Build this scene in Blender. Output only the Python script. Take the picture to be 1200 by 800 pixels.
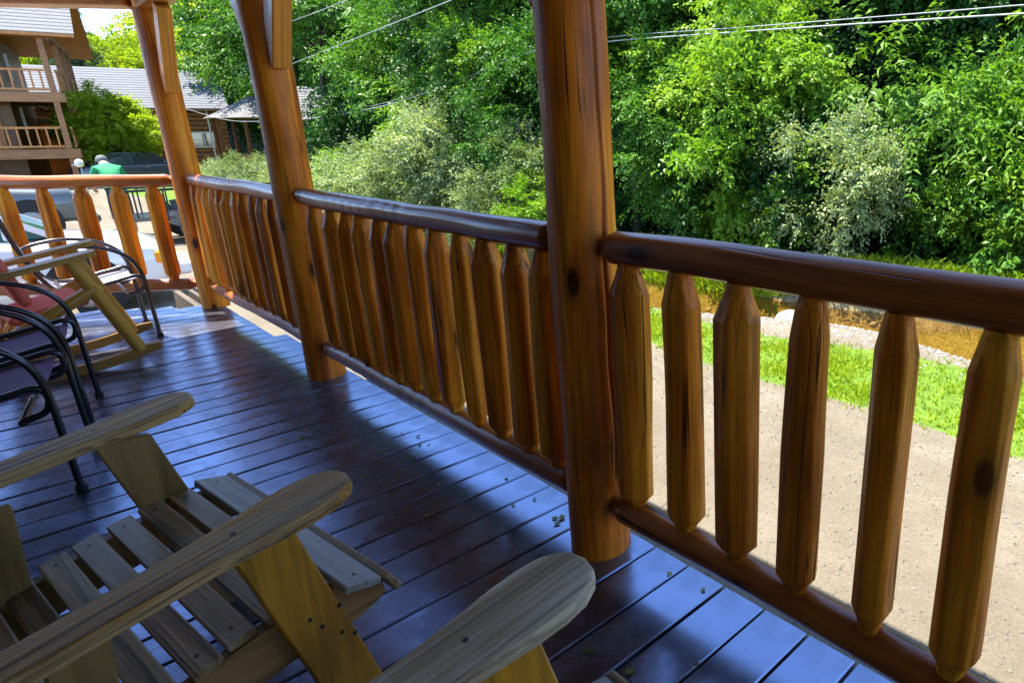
import bpy, bmesh, math, random
import numpy as np
from mathutils import Vector, Matrix

# ------------------------------------------------------------------ reset
for o in list(bpy.data.objects): bpy.data.objects.remove(o, do_unlink=True)
scene = bpy.context.scene
col = scene.collection
R = math.radians
# World frame: X runs along the porch rail away from the camera, +Y is the house side,
# -Y is the creek side, Z is up; the top of the deck boards is z = 0.

# ------------------------------------------------------------------ camera
YAW, PITCH, ROLL = -0.8183, 0.3027, -0.0122
CAM = Vector((0.0, 1.1728, 1.3039))
fwd = Vector((math.cos(YAW)*math.cos(PITCH), math.sin(YAW)*math.cos(PITCH), -math.sin(PITCH)))
rgt0 = Vector((math.sin(YAW), -math.cos(YAW), 0)); up0 = rgt0.cross(fwd)
rgt = rgt0*math.cos(ROLL) + up0*math.sin(ROLL); upv = -rgt0*math.sin(ROLL) + up0*math.cos(ROLL)
cd = bpy.data.cameras.new('Camera'); cam = bpy.data.objects.new('Camera', cd); col.objects.link(cam)
cam.matrix_world = Matrix(((rgt.x, upv.x, -fwd.x, CAM.x), (rgt.y, upv.y, -fwd.y, CAM.y), (rgt.z, upv.z, -fwd.z, CAM.z), (0,0,0,1)))
cd.sensor_width = 36.0; cd.lens = 36.0*764.98/1200.0
cd.shift_x = (600.0-803.78)/1200.0; cd.shift_y = -(400.0-395.85)/1200.0
cd.clip_start = 0.05; cd.clip_end = 3000.0
scene.camera = cam

# ------------------------------------------------------------------ light
SUN_DIR = Vector((0.33, 0.14, 1.0)).normalized()          # towards the sun
w = bpy.data.worlds.new('World'); scene.world = w; w.use_nodes = True
wn = w.node_tree.nodes; wl = w.node_tree.links
for n in list(wn): wn.remove(n)
sky = wn.new('ShaderNodeTexSky'); sky.sky_type = 'NISHITA'; sky.sun_disc = False
sky.sun_elevation = math.asin(SUN_DIR.z); sky.sun_rotation = math.atan2(SUN_DIR.x, SUN_DIR.y)
sky.altitude = 2500.0; sky.air_density = 0.8; sky.dust_density = 0.0; sky.ozone_density = 2.0
bg = wn.new('ShaderNodeBackground'); bg.inputs['Strength'].default_value = 0.15
wo = wn.new('ShaderNodeOutputWorld')
wl.new(sky.outputs['Color'], bg.inputs['Color']); wl.new(bg.outputs['Background'], wo.inputs['Surface'])
sl = bpy.data.lights.new('Sun', 'SUN'); sl.energy = 3.0; sl.angle = R(0.53); sl.color = (1.0, 0.93, 0.80)
so = bpy.data.objects.new('Sun', sl); col.objects.link(so)
so.rotation_euler = (-SUN_DIR).to_track_quat('-Z', 'Y').to_euler(); so.location = (10, 10, 30)
vs = scene.view_settings
vs.view_transform = 'Standard'; vs.look = 'None'; vs.gamma = 1.0; vs.use_curve_mapping = False
vs.exposure = 2.6
scene.render.engine = 'CYCLES'
scene.cycles.max_bounces = 8; scene.cycles.diffuse_bounces = 5; scene.cycles.transparent_max_bounces = 12

# ------------------------------------------------------------------ materials
class NT:
    def __init__(s, name):
        s.m = bpy.data.materials.new(name); s.m.use_nodes = True
        s.n = s.m.node_tree.nodes; s.l = s.m.node_tree.links
        for n in list(s.n): s.n.remove(n)
        s.out = s.n.new('ShaderNodeOutputMaterial')
    def node(s, t, **kw):
        n = s.n.new(t)
        for k, v in kw.items(): setattr(n, k, v)
        return n
    def set(s, n, sock, v):
        if hasattr(v, 'links') or hasattr(v, 'is_linked'): s.l.new(v, n.inputs[sock])
        else: n.inputs[sock].default_value = v
    def coords(s, scale=(1,1,1), kind='Object', offset=True):
        tc = s.node('ShaderNodeTexCoord'); mp = s.node('ShaderNodeMapping')
        s.l.new(tc.outputs[kind], mp.inputs['Vector']); mp.inputs['Scale'].default_value = scale
        if offset:
            oi = s.node('ShaderNodeObjectInfo'); mu = s.math('MULTIPLY', oi.outputs['Random'], 37.0)
            cx = s.node('ShaderNodeCombineXYZ')
            for k in range(3): s.l.new(mu, cx.inputs[k])
            s.l.new(cx.outputs[0], mp.inputs['Location'])
        return mp.outputs[0]
    def noise(s, vec, scale=5, detail=4, rough=0.55, dist=0.0):
        n = s.node('ShaderNodeTexNoise'); s.l.new(vec, n.inputs['Vector'])
        n.inputs['Scale'].default_value = scale; n.inputs['Detail'].default_value = detail
        n.inputs['Roughness'].default_value = rough; n.inputs['Distortion'].default_value = dist
        return n.outputs['Fac']
    def math(s, op, a, b=0.0, clamp=False):
        n = s.node('ShaderNodeMath', operation=op); n.use_clamp = clamp
        s.set(n, 0, a); s.set(n, 1, b); return n.outputs[0]
    def ramp(s, fac, stops):
        n = s.node('ShaderNodeValToRGB'); s.l.new(fac, n.inputs[0]); e = n.color_ramp.elements
        while len(e) < len(stops): e.new(0.5)
        for el, (p, c) in zip(e, stops): el.position = p; el.color = c if len(c) == 4 else (*c, 1)
        return n.outputs[0]
    def mix(s, fac, a, b, mode='MIX'):
        n = s.node('ShaderNodeMix', data_type='RGBA', blend_type=mode)
        s.set(n, 0, fac)
        for k, v in ((6, a), (7, b)):
            if isinstance(v, tuple): n.inputs[k].default_value = v if len(v) == 4 else (*v, 1)
            else: s.l.new(v, n.inputs[k])
        return n.outputs[2]
    def bump(s, h, strength=0.3, dist=0.01):
        n = s.node('ShaderNodeBump'); s.l.new(h, n.inputs['Height'])
        n.inputs['Strength'].default_value = strength; n.inputs['Distance'].default_value = dist
        return n.outputs[0]
    def bsdf(s, color, rough=0.5, normal=None, spec=0.5, metal=0.0, coat=0.0, coat_rough=0.1):
        b = s.node('ShaderNodeBsdfPrincipled')
        if isinstance(color, tuple): b.inputs['Base Color'].default_value = (*color[:3], 1)
        else: s.l.new(color, b.inputs['Base Color'])
        s.set(b, 'Roughness', rough); b.inputs['Specular IOR Level'].default_value = spec
        b.inputs['Metallic'].default_value = metal
        b.inputs['Coat Weight'].default_value = coat; b.inputs['Coat Roughness'].default_value = coat_rough
        if normal is not None: s.l.new(normal, b.inputs['Normal'])
        return b.outputs[0]
    def done(s, shader): s.l.new(shader, s.out.inputs['Surface']); return s.m

def axis_scale(axis, along, across):
    v = [across]*3; v['XYZ'.index(axis)] = along; return tuple(v)

def wood(name, dark, mid, light, axis='Z', rough=0.4, coat=0.3, grain=1.0, knots=0.0, grey=None, bump=0.35, spec=0.5, contrast=2.0, streak=0.6, checks=0.0, hewn=0.0):
    t = NT(name)
    v1 = t.coords(axis_scale(axis, 0.8, 17*grain)); v2 = t.coords(axis_scale(axis, 2.2, 80*grain)); v3 = t.coords(axis_scale(axis, 1.4, 3.5)); v4 = t.coords(axis_scale(axis, 1.1, 42*grain))
    g1 = t.noise(v1, 1.0, 5, 0.62, 0.9); g2 = t.noise(v2, 1.0, 4, 0.6); big = t.noise(v3, 1.0, 4, 0.55); g4 = t.noise(v4, 1.0, 3, 0.6, 0.4)
    f = t.math('ADD', t.math('MULTIPLY', g1, 0.45), t.math('ADD', t.math('MULTIPLY', big, 0.35), t.math('MULTIPLY', g4, 0.20)))
    f = t.math('ADD', t.math('MULTIPLY', t.math('SUBTRACT', f, 0.5), contrast), 0.5, True)
    c = t.ramp(f, [(0.22, dark), (0.50, mid), (0.78, light)])
    sm = t.ramp(g4, [(0.54, (0,0,0)), (0.68, (1,1,1))])
    c = t.mix(t.math('MULTIPLY', sm, streak), c, tuple(x*0.42 for x in dark))
    c = t.mix(t.math('MULTIPLY', t.math('SUBTRACT', g2, 0.48), 2.4, True), c, tuple(x*0.5 for x in dark))
    if grey is not None:
        gm = t.ramp(t.noise(t.coords(axis_scale(axis, 1.6, 14)), 1.0, 5, 0.65), [(0.44, (0,0,0)), (0.58, (1,1,1))])
        c = t.mix(t.math('MULTIPLY', gm, 0.8), c, grey)
        c = t.mix(t.math('MULTIPLY', sm, streak), c, tuple(x*0.45 for x in dark))
    if knots > 0:
        vo = t.node('ShaderNodeTexVoronoi'); t.l.new(t.coords(axis_scale(axis, 2.4, 5.5)), vo.inputs['Vector'])
        vo.inputs['Scale'].default_value = 1.0
        km = t.ramp(vo.outputs['Distance'], [(0.085, (1,1,1)), (0.125, (0.35,0.35,0.35)), (0.22, (0,0,0))])
        c = t.mix(t.math('MULTIPLY', km, knots), c, (0.02, 0.008, 0.003))
    h = t.math('ADD', t.math('MULTIPLY', g2, 0.5), t.math('ADD', g1, t.math('MULTIPLY', g4, 0.6)))
    if checks > 0:
        cn = t.noise(t.coords(axis_scale(axis, 0.55, 20)), 1.0, 2, 0.5, 0.3)
        gate = t.ramp(t.noise(t.coords(axis_scale(axis, 1.5, 2.5)), 1.3, 2, 0.5), [(0.50, (0,0,0)), (0.58, (1,1,1))])
        ck = t.math('MULTIPLY', t.ramp(t.math('ABSOLUTE', t.math('SUBTRACT', cn, 0.5)), [(0.004, (1,1,1)), (0.014, (0,0,0))]), gate)
        c = t.mix(t.math('MULTIPLY', ck, checks), c, (0.012, 0.005, 0.002)); h = t.math('SUBTRACT', h, t.math('MULTIPLY', ck, 1.5))
    if hewn > 0:
        hn = t.noise(t.coords(axis_scale(axis, 9.0, 16)), 1.0, 2, 0.5); h = t.math('ADD', h, t.math('MULTIPLY', hn, hewn))
    r = t.math('ADD', t.math('MULTIPLY', big, 0.3), rough-0.15)
    return t.done(t.bsdf(c, r, t.bump(h, bump, 0.004), spec=spec, coat=coat, coat_rough=0.14))

def plain(name, color, rough=0.5, var=0.15, scale=6.0, metal=0.0, coat=0.0, bump=0.0, spec=0.5):
    t = NT(name); n = t.noise(t.coords(), scale, 4, 0.6)
    c = t.mix(n, tuple(x*(1-var) for x in color), tuple(min(1, x*(1+var)) for x in color))
    nm = t.bump(n, bump, 0.01) if bump > 0 else None
    return t.done(t.bsdf(c, rough, nm, spec=spec, metal=metal, coat=coat, coat_rough=0.05))

def leaf(name, a, b, c, trans=0.35, rough=0.45):
    t = NT(name); oi = t.node('ShaderNodeObjectInfo')
    n = t.noise(t.coords(), 0.55, 2, 0.5); n2 = t.noise(t.coords(), 7.0, 2, 0.5)
    f = t.math('ADD', t.math('MULTIPLY', n, 0.45), t.math('ADD', t.math('MULTIPLY', n2, 0.4), t.math('MULTIPLY', oi.outputs['Random'], 0.25)))
    cc = t.ramp(f, [(0.32, a), (0.55, b), (0.78, c)])
    p = t.bsdf(cc, rough, spec=0.22)
    tr = t.node('ShaderNodeBsdfTranslucent'); t.l.new(t.mix(1.0, cc, (1.0, 1.0, 0.35), 'MULTIPLY'), tr.inputs['Color'])
    mx = t.node('ShaderNodeMixShader'); mx.inputs[0].default_value = trans
    t.l.new(p, mx.inputs[1]); t.l.new(tr.outputs[0], mx.inputs[2])
    return t.done(mx.outputs[0])

def deck_material():
    t = NT('deck_stain')
    vg = t.coords((16, 0.9, 16)); vf = t.coords((90, 3.5, 90)); vb = t.coords((1,1,1)); vm = t.coords((1,1,1), offset=False)
    oi = t.node('ShaderNodeObjectInfo')
    g = t.noise(vg, 1.0, 5, 0.6, 0.4); fine = t.noise(vf, 1.0, 4, 0.6); big = t.noise(vb, 2.2, 4, 0.6); blot = t.noise(vb, 6.5, 5, 0.65)
    f = t.math('ADD', t.math('MULTIPLY', g, 0.55), t.math('ADD', t.math('MULTIPLY', big, 0.3), t.math('MULTIPLY', oi.outputs['Random'], 0.15)))
    c = t.ramp(f, [(0.32, (0.018, 0.016, 0.019)), (0.52, (0.046, 0.042, 0.048)), (0.72, (0.095, 0.088, 0.096))])
    # worn, peeled patches in the stain
    worn = t.ramp(blot, [(0.60, (0,0,0)), (0.70, (1,1,1))])
    c = t.mix(t.math('MULTIPLY', worn, 0.35), c, (0.15, 0.13, 0.13))
    chip = t.ramp(t.noise(vb, 15.0, 3, 0.6), [(0.70, (0,0,0)), (0.73, (1,1,1))])
    c = t.mix(t.math('MULTIPLY', chip, 0.8), c, (0.010, 0.007, 0.006))
    h = t.math('ADD', t.math('MULTIPLY', fine, 0.35), t.math('MULTIPLY', g, 0.9))
    nm = t.bump(h, 0.22, 0.003)
    dirt = t.ramp(t.noise(vm, 3.1, 5, 0.7), [(0.50, (0,0,0)), (0.66, (1,1,1))])
    c = t.mix(t.math('MULTIPLY', dirt, 0.45), c, (0.11, 0.095, 0.07))
    rr = t.math('ADD', t.math('ADD', t.math('MULTIPLY', blot, 0.36), 0.07), t.math('MULTIPLY', dirt, 0.22))
    b = t.bsdf(c, rr, nm, spec=0.8)
    p = b.node; p.inputs['IOR'].default_value = 2.6; p.inputs['Specular Tint'].default_value = (0.56, 0.68, 1.0, 1)  # blue put into the reflection colour to strengthen the mirrored sky
    return t.done(b)

M = {}
M['post'] = wood('varnished_post_log', (0.22,0.045,0.003), (0.64,0.175,0.007), (0.88,0.34,0.018), knots=0.95, rough=0.5, coat=0.05, grain=0.6, spec=0.2, checks=0.95, contrast=2.6, hewn=0.8)
M['rail'] = wood('varnished_rail_log', (0.14,0.032,0.004), (0.36,0.095,0.009), (0.55,0.17,0.018), knots=0.9, rough=0.36, coat=0.25, grain=0.6, spec=0.4, checks=0.9, hewn=1.2)
M['bal'] = wood('hewn_baluster_log', (0.28,0.065,0.003), (0.70,0.215,0.009), (0.90,0.40,0.026), knots=0.8, rough=0.5, coat=0.04, grain=0.8, spec=0.18, checks=0.7, hewn=2.6, bump=0.7, contrast=2.4)
M['brace'] = wood('sawn_brace_timber', (0.40,0.13,0.010), (0.66,0.25,0.018), (0.78,0.34,0.03), axis='Z', rough=0.5, coat=0.2)
M['beam'] = wood('beam_timber', (0.32,0.10,0.012), (0.56,0.20,0.02), (0.68,0.28,0.035), axis='Y', rough=0.5, coat=0.2)
M['deck'] = deck_material()
M['joist'] = wood('deck_joist_wood', (0.05,0.035,0.02), (0.10,0.07,0.04), (0.15,0.11,0.07), axis='X', rough=0.8, coat=0)
M['arm'] = wood('weathered_arm_wood', (0.15,0.060,0.008), (0.46,0.225,0.035), (0.72,0.41,0.085), axis='Y', rough=0.6, coat=0.0, grey=(0.44,0.29,0.12), bump=1.0, grain=1.6, contrast=3.0, streak=0.85, knots=0.3)
M['arm_grey'] = wood('grey_weathered_arm_wood', (0.34,0.22,0.10), (0.68,0.53,0.32), (0.88,0.76,0.54), axis='Y', rough=0.7, coat=0, grey=(0.74,0.62,0.44), bump=1.0, grain=1.8, contrast=2.6, streak=0.5)
M['slat'] = wood('weathered_slat_wood', (0.12,0.065,0.02), (0.32,0.195,0.07), (0.52,0.34,0.14), axis='X', rough=0.55, coat=0.1, grey=(0.36,0.27,0.155), knots=0.5, bump=0.7, contrast=3.0, streak=0.8)
M['slat_pale'] = wood('pale_slat_wood', (0.22,0.20,0.15), (0.36,0.35,0.29), (0.46,0.45,0.39), axis='X', rough=0.5, coat=0.15)
M['leg'] = wood('ochre_leg_board', (0.32,0.13,0.006), (0.70,0.32,0.012), (0.84,0.44,0.03), axis='Z', rough=0.5, coat=0.2, knots=0.6, grain=0.5)
M['leg_dull'] = wood('dull_leg_board', (0.15,0.08,0.02), (0.30,0.18,0.045), (0.40,0.26,0.075), axis='Z', rough=0.55, coat=0.1, knots=0.4, grain=0.5)
M['stringer'] = wood('stringer_wood', (0.20,0.10,0.025), (0.36,0.19,0.05), (0.46,0.26,0.08), axis='Y', rough=0.6, coat=0.05, knots=0.3)
M['peeled'] = wood('peeled_log', (0.38,0.18,0.02), (0.70,0.37,0.035), (0.84,0.50,0.07), rough=0.45, coat=0.3, knots=0.3)
M['rocker_board'] = wood('rocker_arm_board', (0.27,0.13,0.018), (0.50,0.27,0.035), (0.66,0.39,0.07), axis='Y', rough=0.5, coat=0.2)
M['steel_black'] = plain('black_tube_steel', (0.018,0.016,0.018), 0.28, 0.2, coat=0.4)
M['steel_bronze'] = plain('bronze_tube_steel', (0.10,0.085,0.08), 0.25, 0.2, metal=0.6)
M['sling'] = plain('purple_sling_mesh', (0.16,0.07,0.14), 0.75, 0.25, 60.0, bump=0.3)
M['sling_pale'] = plain('lavender_sling_mesh', (0.20,0.20,0.29), 0.75, 0.2, 60.0, bump=0.3)
M['cushion'] = plain('coral_cushion_cloth', (0.85,0.17,0.10), 0.85, 0.12, 40.0, bump=0.3)
M['screw'] = plain('dark_screw', (0.02,0.018,0.016), 0.5)
M['rubber'] = plain('black_rubber', (0.015,0.015,0.015), 0.8)
M['bark'] = wood('tree_bark', (0.02,0.016,0.012), (0.055,0.045,0.035), (0.11,0.095,0.075), rough=0.9, coat=0, grain=1.0, bump=1.0, spec=0.2)
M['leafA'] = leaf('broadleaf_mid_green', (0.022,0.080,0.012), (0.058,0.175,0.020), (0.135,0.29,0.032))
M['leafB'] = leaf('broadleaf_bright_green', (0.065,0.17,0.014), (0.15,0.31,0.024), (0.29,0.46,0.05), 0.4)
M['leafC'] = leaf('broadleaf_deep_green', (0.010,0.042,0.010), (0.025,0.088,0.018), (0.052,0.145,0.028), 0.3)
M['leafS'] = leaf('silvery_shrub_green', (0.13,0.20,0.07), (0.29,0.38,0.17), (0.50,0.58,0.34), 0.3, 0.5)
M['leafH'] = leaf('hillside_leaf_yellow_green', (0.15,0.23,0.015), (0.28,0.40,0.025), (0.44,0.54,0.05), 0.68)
M['needle'] = leaf('conifer_needle_green', (0.012,0.05,0.025), (0.028,0.085,0.035), (0.05,0.12,0.045), 0.15, 0.6)
M['grass'] = leaf('lawn_grass_blade', (0.13,0.21,0.006), (0.25,0.36,0.010), (0.38,0.46,0.018), 0.35, 0.5)
M['fallen'] = leaf('fallen_leaf_skin', (0.16,0.15,0.04), (0.22,0.24,0.07), (0.34,0.30,0.10), 0.2, 0.6)
M['shingle'] = plain('grey_roof_shingle', (0.13,0.13,0.133), 0.85, 0.25, 3.0, bump=0.4)
M['shingle_blue'] = plain('blue_grey_roof_shingle', (0.105,0.115,0.135), 0.8, 0.3, 2.0, bump=0.4)
M['log_brown'] = wood('brown_log_siding', (0.15,0.052,0.013), (0.30,0.115,0.028), (0.40,0.175,0.05), axis='X', rough=0.6, coat=0.1)
M['log_dark'] = wood('dark_house_timber', (0.07,0.025,0.007), (0.16,0.062,0.016), (0.24,0.105,0.03), axis='X', rough=0.6, coat=0.1)
M['log_dark2'] = wood('cabin_wall_log', (0.06,0.024,0.007), (0.15,0.06,0.016), (0.22,0.10,0.03), rough=0.5, coat=0.1)
M['log_orange'] = wood('orange_house_timber', (0.28,0.09,0.012), (0.46,0.16,0.02), (0.56,0.22,0.03), axis='Z', rough=0.55, coat=0.1)
M['trim_white'] = plain('white_trim_paint', (0.72,0.71,0.68), 0.5, 0.08)
M['glass_dark'] = plain('dark_window_glass', (0.03,0.035,0.04), 0.06, 0.2, spec=0.8)
M['car_white'] = plain('white_car_paint', (0.74,0.75,0.77), 0.22, 0.03, coat=1.0)
M['car_dark'] = plain('charcoal_car_paint', (0.045,0.05,0.052), 0.25, 0.1, coat=1.0)
M['car_grey'] = plain('dark_grey_car_paint', (0.085,0.095,0.09), 0.3, 0.06, coat=0.8)
M['car_glass'] = plain('tinted_car_glass', (0.035,0.13,0.11), 0.05, 0.2, spec=0.9)
M['chrome'] = plain('chrome_trim', (0.75,0.75,0.76), 0.15, 0.03, metal=1.0)
M['rim'] = plain('alloy_rim', (0.30,0.28,0.25), 0.4, 0.3, 20.0)
M['lamp_glass'] = plain('headlight_lens', (0.62,0.64,0.62), 0.1, 0.2, 30.0, spec=0.8)
M['amber'] = plain('amber_lamp_lens', (0.85,0.30,0.02), 0.2, 0.1)
M['yellow'] = plain('yellow_plastic', (0.80,0.50,0.02), 0.4, 0.08)
M['skin'] = plain('skin_tone', (0.50,0.27,0.18), 0.55, 0.06)
M['shirt'] = plain('green_shirt_cloth', (0.012,0.24,0.085), 0.85, 0.12, 12.0)
M['shorts'] = plain('dark_shorts_cloth', (0.05,0.055,0.06), 0.85)
M['cap'] = plain('grey_cap_cloth', (0.13,0.14,0.12), 0.85)
M['cable'] = plain('pale_cable_jacket', (0.30,0.31,0.32), 0.5, 0.1)
M['stone'] = plain('river_stone', (0.22,0.205,0.185), 0.75, 0.45, 5.0, bump=0.6)
M['drive_stone'] = plain('drive_gravel_stone', (0.15,0.132,0.105), 0.85, 0.5, 9.0)
M['fence_red'] = wood('red_brown_fence_wood', (0.12,0.05,0.03), (0.22,0.09,0.055), (0.30,0.13,0.08), axis='X', rough=0.7, coat=0)

def water_material():
    t = NT('creek_water'); v = t.coords((1.0, 2.2, 1.0), offset=False)
    n = t.math('ADD', t.noise(v, 3.0, 4, 0.55, 0.6), t.math('MULTIPLY', t.noise(v, 11.0, 3, 0.5), 0.4))
    nm = t.bump(n, 0.10, 0.03)
    tr = t.node('ShaderNodeBsdfTransparent'); tr.inputs[0].default_value = (0.86, 0.72, 0.42, 1)
    gl = t.node('ShaderNodeBsdfGlossy'); gl.inputs['Roughness'].default_value = 0.06; gl.inputs['Color'].default_value = (1,1,1,1)
    t.l.new(nm, gl.inputs['Normal'])
    fr = t.node('ShaderNodeFresnel'); fr.inputs['IOR'].default_value = 1.45; t.l.new(nm, fr.inputs['Normal'])
    mx = t.node('ShaderNodeMixShader'); t.l.new(fr.outputs[0], mx.inputs[0]); t.l.new(tr.outputs[0], mx.inputs[1]); t.l.new(gl.outputs[0], mx.inputs[2])
    return t.done(mx.outputs[0])
M['water'] = water_material()

def ground_material():
    t = NT('ground_cover'); v = t.coords((1,1,1), offset=False)
    at = t.node('ShaderNodeAttribute', attribute_name='zone')
    sp = t.node('ShaderNodeSeparateColor'); t.l.new(at.outputs['Color'], sp.inputs[0])
    f1 = t.noise(v, 60.0, 4, 0.7); f2 = t.noise(v, 1.3, 4, 0.6); f3 = t.noise(v, 9.0, 4, 0.65)
    st = t.node('ShaderNodeTexVoronoi'); t.l.new(v, st.inputs['Vector']); st.inputs['Scale'].default_value = 42.0
    gm = t.math('ADD', t.math('MULTIPLY', f1, 0.5), t.math('ADD', t.math('MULTIPLY', f2, 0.3), t.math('MULTIPLY', f3, 0.2)))
    grav = t.ramp(gm, [(0.34, (0.095,0.078,0.053)), (0.5, (0.172,0.146,0.106)), (0.66, (0.25,0.22,0.175))])
    grav = t.mix(t.math('MULTIPLY', t.ramp(st.outputs['Distance'], [(0.0,(1,1,1)),(0.22,(0,0,0))]), 0.25), grav, (0.38,0.34,0.28))
    trk = t.noise(t.coords((0.12, 1.5, 1.0), offset=False), 1.0, 4, 0.6); grav = t.mix(t.ramp(trk, [(0.40,(0.45,)*3),(0.60,(0,0,0))]), grav, (0.098,0.082,0.058))
    lit = t.ramp(t.noise(v, 26.0, 2, 0.5), [(0.66,(0,0,0)),(0.70,(1,1,1))])
    grav = t.mix(t.math('MULTIPLY', lit, 0.6), grav, (0.12,0.09,0.06))
    gr = t.ramp(f3, [(0.3, (0.055,0.10,0.012)), (0.55, (0.10,0.18,0.018)), (0.75, (0.18,0.24,0.035))])
    bed = t.ramp(t.math('ADD', t.math('MULTIPLY', f3, 0.6), t.math('MULTIPLY', st.outputs['Distance'], 0.5)),
                 [(0.3, (0.05,0.04,0.016)), (0.5, (0.14,0.108,0.045)), (0.72, (0.25,0.21,0.12))])
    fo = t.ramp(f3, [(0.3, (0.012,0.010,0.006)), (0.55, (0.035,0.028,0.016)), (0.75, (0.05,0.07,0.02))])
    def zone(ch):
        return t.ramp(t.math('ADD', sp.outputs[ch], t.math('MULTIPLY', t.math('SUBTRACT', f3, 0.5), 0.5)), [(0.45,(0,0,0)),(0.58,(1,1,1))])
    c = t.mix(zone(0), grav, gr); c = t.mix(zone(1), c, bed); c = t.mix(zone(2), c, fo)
    return t.done(t.bsdf(c, 0.9, t.bump(gm, 0.5, 0.02), spec=0.2))
M['ground'] = ground_material()

# ------------------------------------------------------------------ geometry helpers
class MB:
    def __init__(s): s.v = []; s.f = []; s.sm = []; s.mi = []
    def add(s, vs, fs, smooth=False, mi=0):
        b = len(s.v); s.v += [tuple(p) for p in vs]; s.f += [tuple(i+b for i in f) for f in fs]
        s.sm += [smooth]*len(fs); s.mi += [mi]*len(fs); return s
    def box(s, c, d, rot=None, bev=0.0, mi=0):
        bm = bmesh.new(); bmesh.ops.create_cube(bm, size=1.0)
        for v in bm.verts: v.co = Vector((v.co.x*d[0], v.co.y*d[1], v.co.z*d[2]))
        if bev > 0: bmesh.ops.bevel(bm, geom=list(bm.edges), offset=bev, segments=1, affect='EDGES', profile=0.5)
        m = rot.to_4x4() if rot is not None else Matrix.Identity(4); m.translation = Vector(c)
        bm.verts.index_update()
        s.add([m @ v.co for v in bm.verts], [[v.index for v in f.verts] for f in bm.faces], False, mi); bm.free(); return s
    def bar(s, a, b, wd, th, up=(0,0,1), bev=0.0):
        a, b = Vector(a), Vector(b); z = (b-a); L = z.length; z.normalize()
        x = Vector(up).cross(z)
        if x.length < 1e-5: x = Vector((1,0,0))
        x.normalize(); y = z.cross(x)
        rot = Matrix((x, y, z)).transposed()
        return s.box((a+b)/2, (wd, th, L), rot, bev)
    def prism(s, outline, z0, z1):
        n = len(outline); vs = [(x, y, z0) for x, y in outline] + [(x, y, z1) for x, y in outline]
        fs = [list(range(n))[::-1], list(range(n, 2*n))] + [[i, (i+1) % n, (i+1) % n+n, i+n] for i in range(n)]
        return s.add(vs, fs)
    def tube(s, pts, r, seg=8, caps=True, smooth=True):
        P = [Vector(p) for p in pts]; n = len(P); rs = r if isinstance(r, (list, tuple)) else [r]*n
        T = [(P[min(i+1, n-1)]-P[max(i-1, 0)]).normalized() for i in range(n)]
        x = T[0].orthogonal().normalized(); vs = []
        for i in range(n):
            x = (x - T[i]*x.dot(T[i])).normalized(); y = T[i].cross(x)
            for k in range(seg):
                a = 2*math.pi*k/seg; vs.append(P[i] + (x*math.cos(a)+y*math.sin(a))*rs[i])
        fs = [[i*seg+k, i*seg+(k+1) % seg, (i+1)*seg+(k+1) % seg, (i+1)*seg+k] for i in range(n-1) for k in range(seg)]
        s.add(vs, fs, smooth)
        if caps:
            s.add([vs[k] for k in range(seg)], [list(range(seg))[::-1]]); s.add([vs[(n-1)*seg+k] for k in range(seg)], [list(range(seg))])
        return s
    def build(s, name, mat, parent=None, loc=None, rot=None):
        me = bpy.data.meshes.new(name); me.from_pydata(s.v, [], s.f)
        for p, sm, mi in zip(me.polygons, s.sm, s.mi): p.use_smooth = sm; p.material_index = mi
        for m in (mat if isinstance(mat, list) else [mat]): me.materials.append(m)
        me.update()
        return link(name, me, parent, loc, rot)

def link(name, me, parent=None, loc=None, rot=None):
    o = bpy.data.objects.new(name, me); col.objects.link(o)
    if parent is not None: o.parent = parent
    if loc is not None: o.location = loc
    if rot is not None: o.rotation_euler = rot
    return o
def tag(o, label=None, cat=None, group=None, kind=None):
    for k, v in (('label', label), ('category', cat), ('group', group), ('kind', kind)):
        if v: o[k] = v
    return o
def thing(name, label, cat, loc=(0,0,0), rz=0.0, group=None):
    o = bpy.data.objects.new(name, None); col.objects.link(o); o.location = loc; o.rotation_euler = (0,0,rz)
    o.empty_display_size = 0.2
    return tag(o, label, cat, group)
def copy_tree(o, parent=None):
    c = o.copy(); col.objects.link(c); c.parent = parent
    for ch in list(o.children): copy_tree(ch, c)
    return c
def axis_matrix(a, b):
    a, b = Vector(a), Vector(b); z = (b-a).normalized(); x = Vector((0,0,1)).cross(z)
    if x.length < 1e-3: x = Vector((1,0,0))
    x.normalize(); y = z.cross(x); m = Matrix((x, y, z)).transposed().to_4x4(); m.translation = a; return m

def fbm(rng, n=5, amp=1.0):
    ph = [(rng.uniform(0, 6.28), rng.uniform(0.6, 1.4)) for _ in range(n)]
    return lambda t: amp*sum(math.sin(t*f*(k+1)+p)/(k+1) for k, (p, f) in enumerate(ph))/1.6

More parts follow.
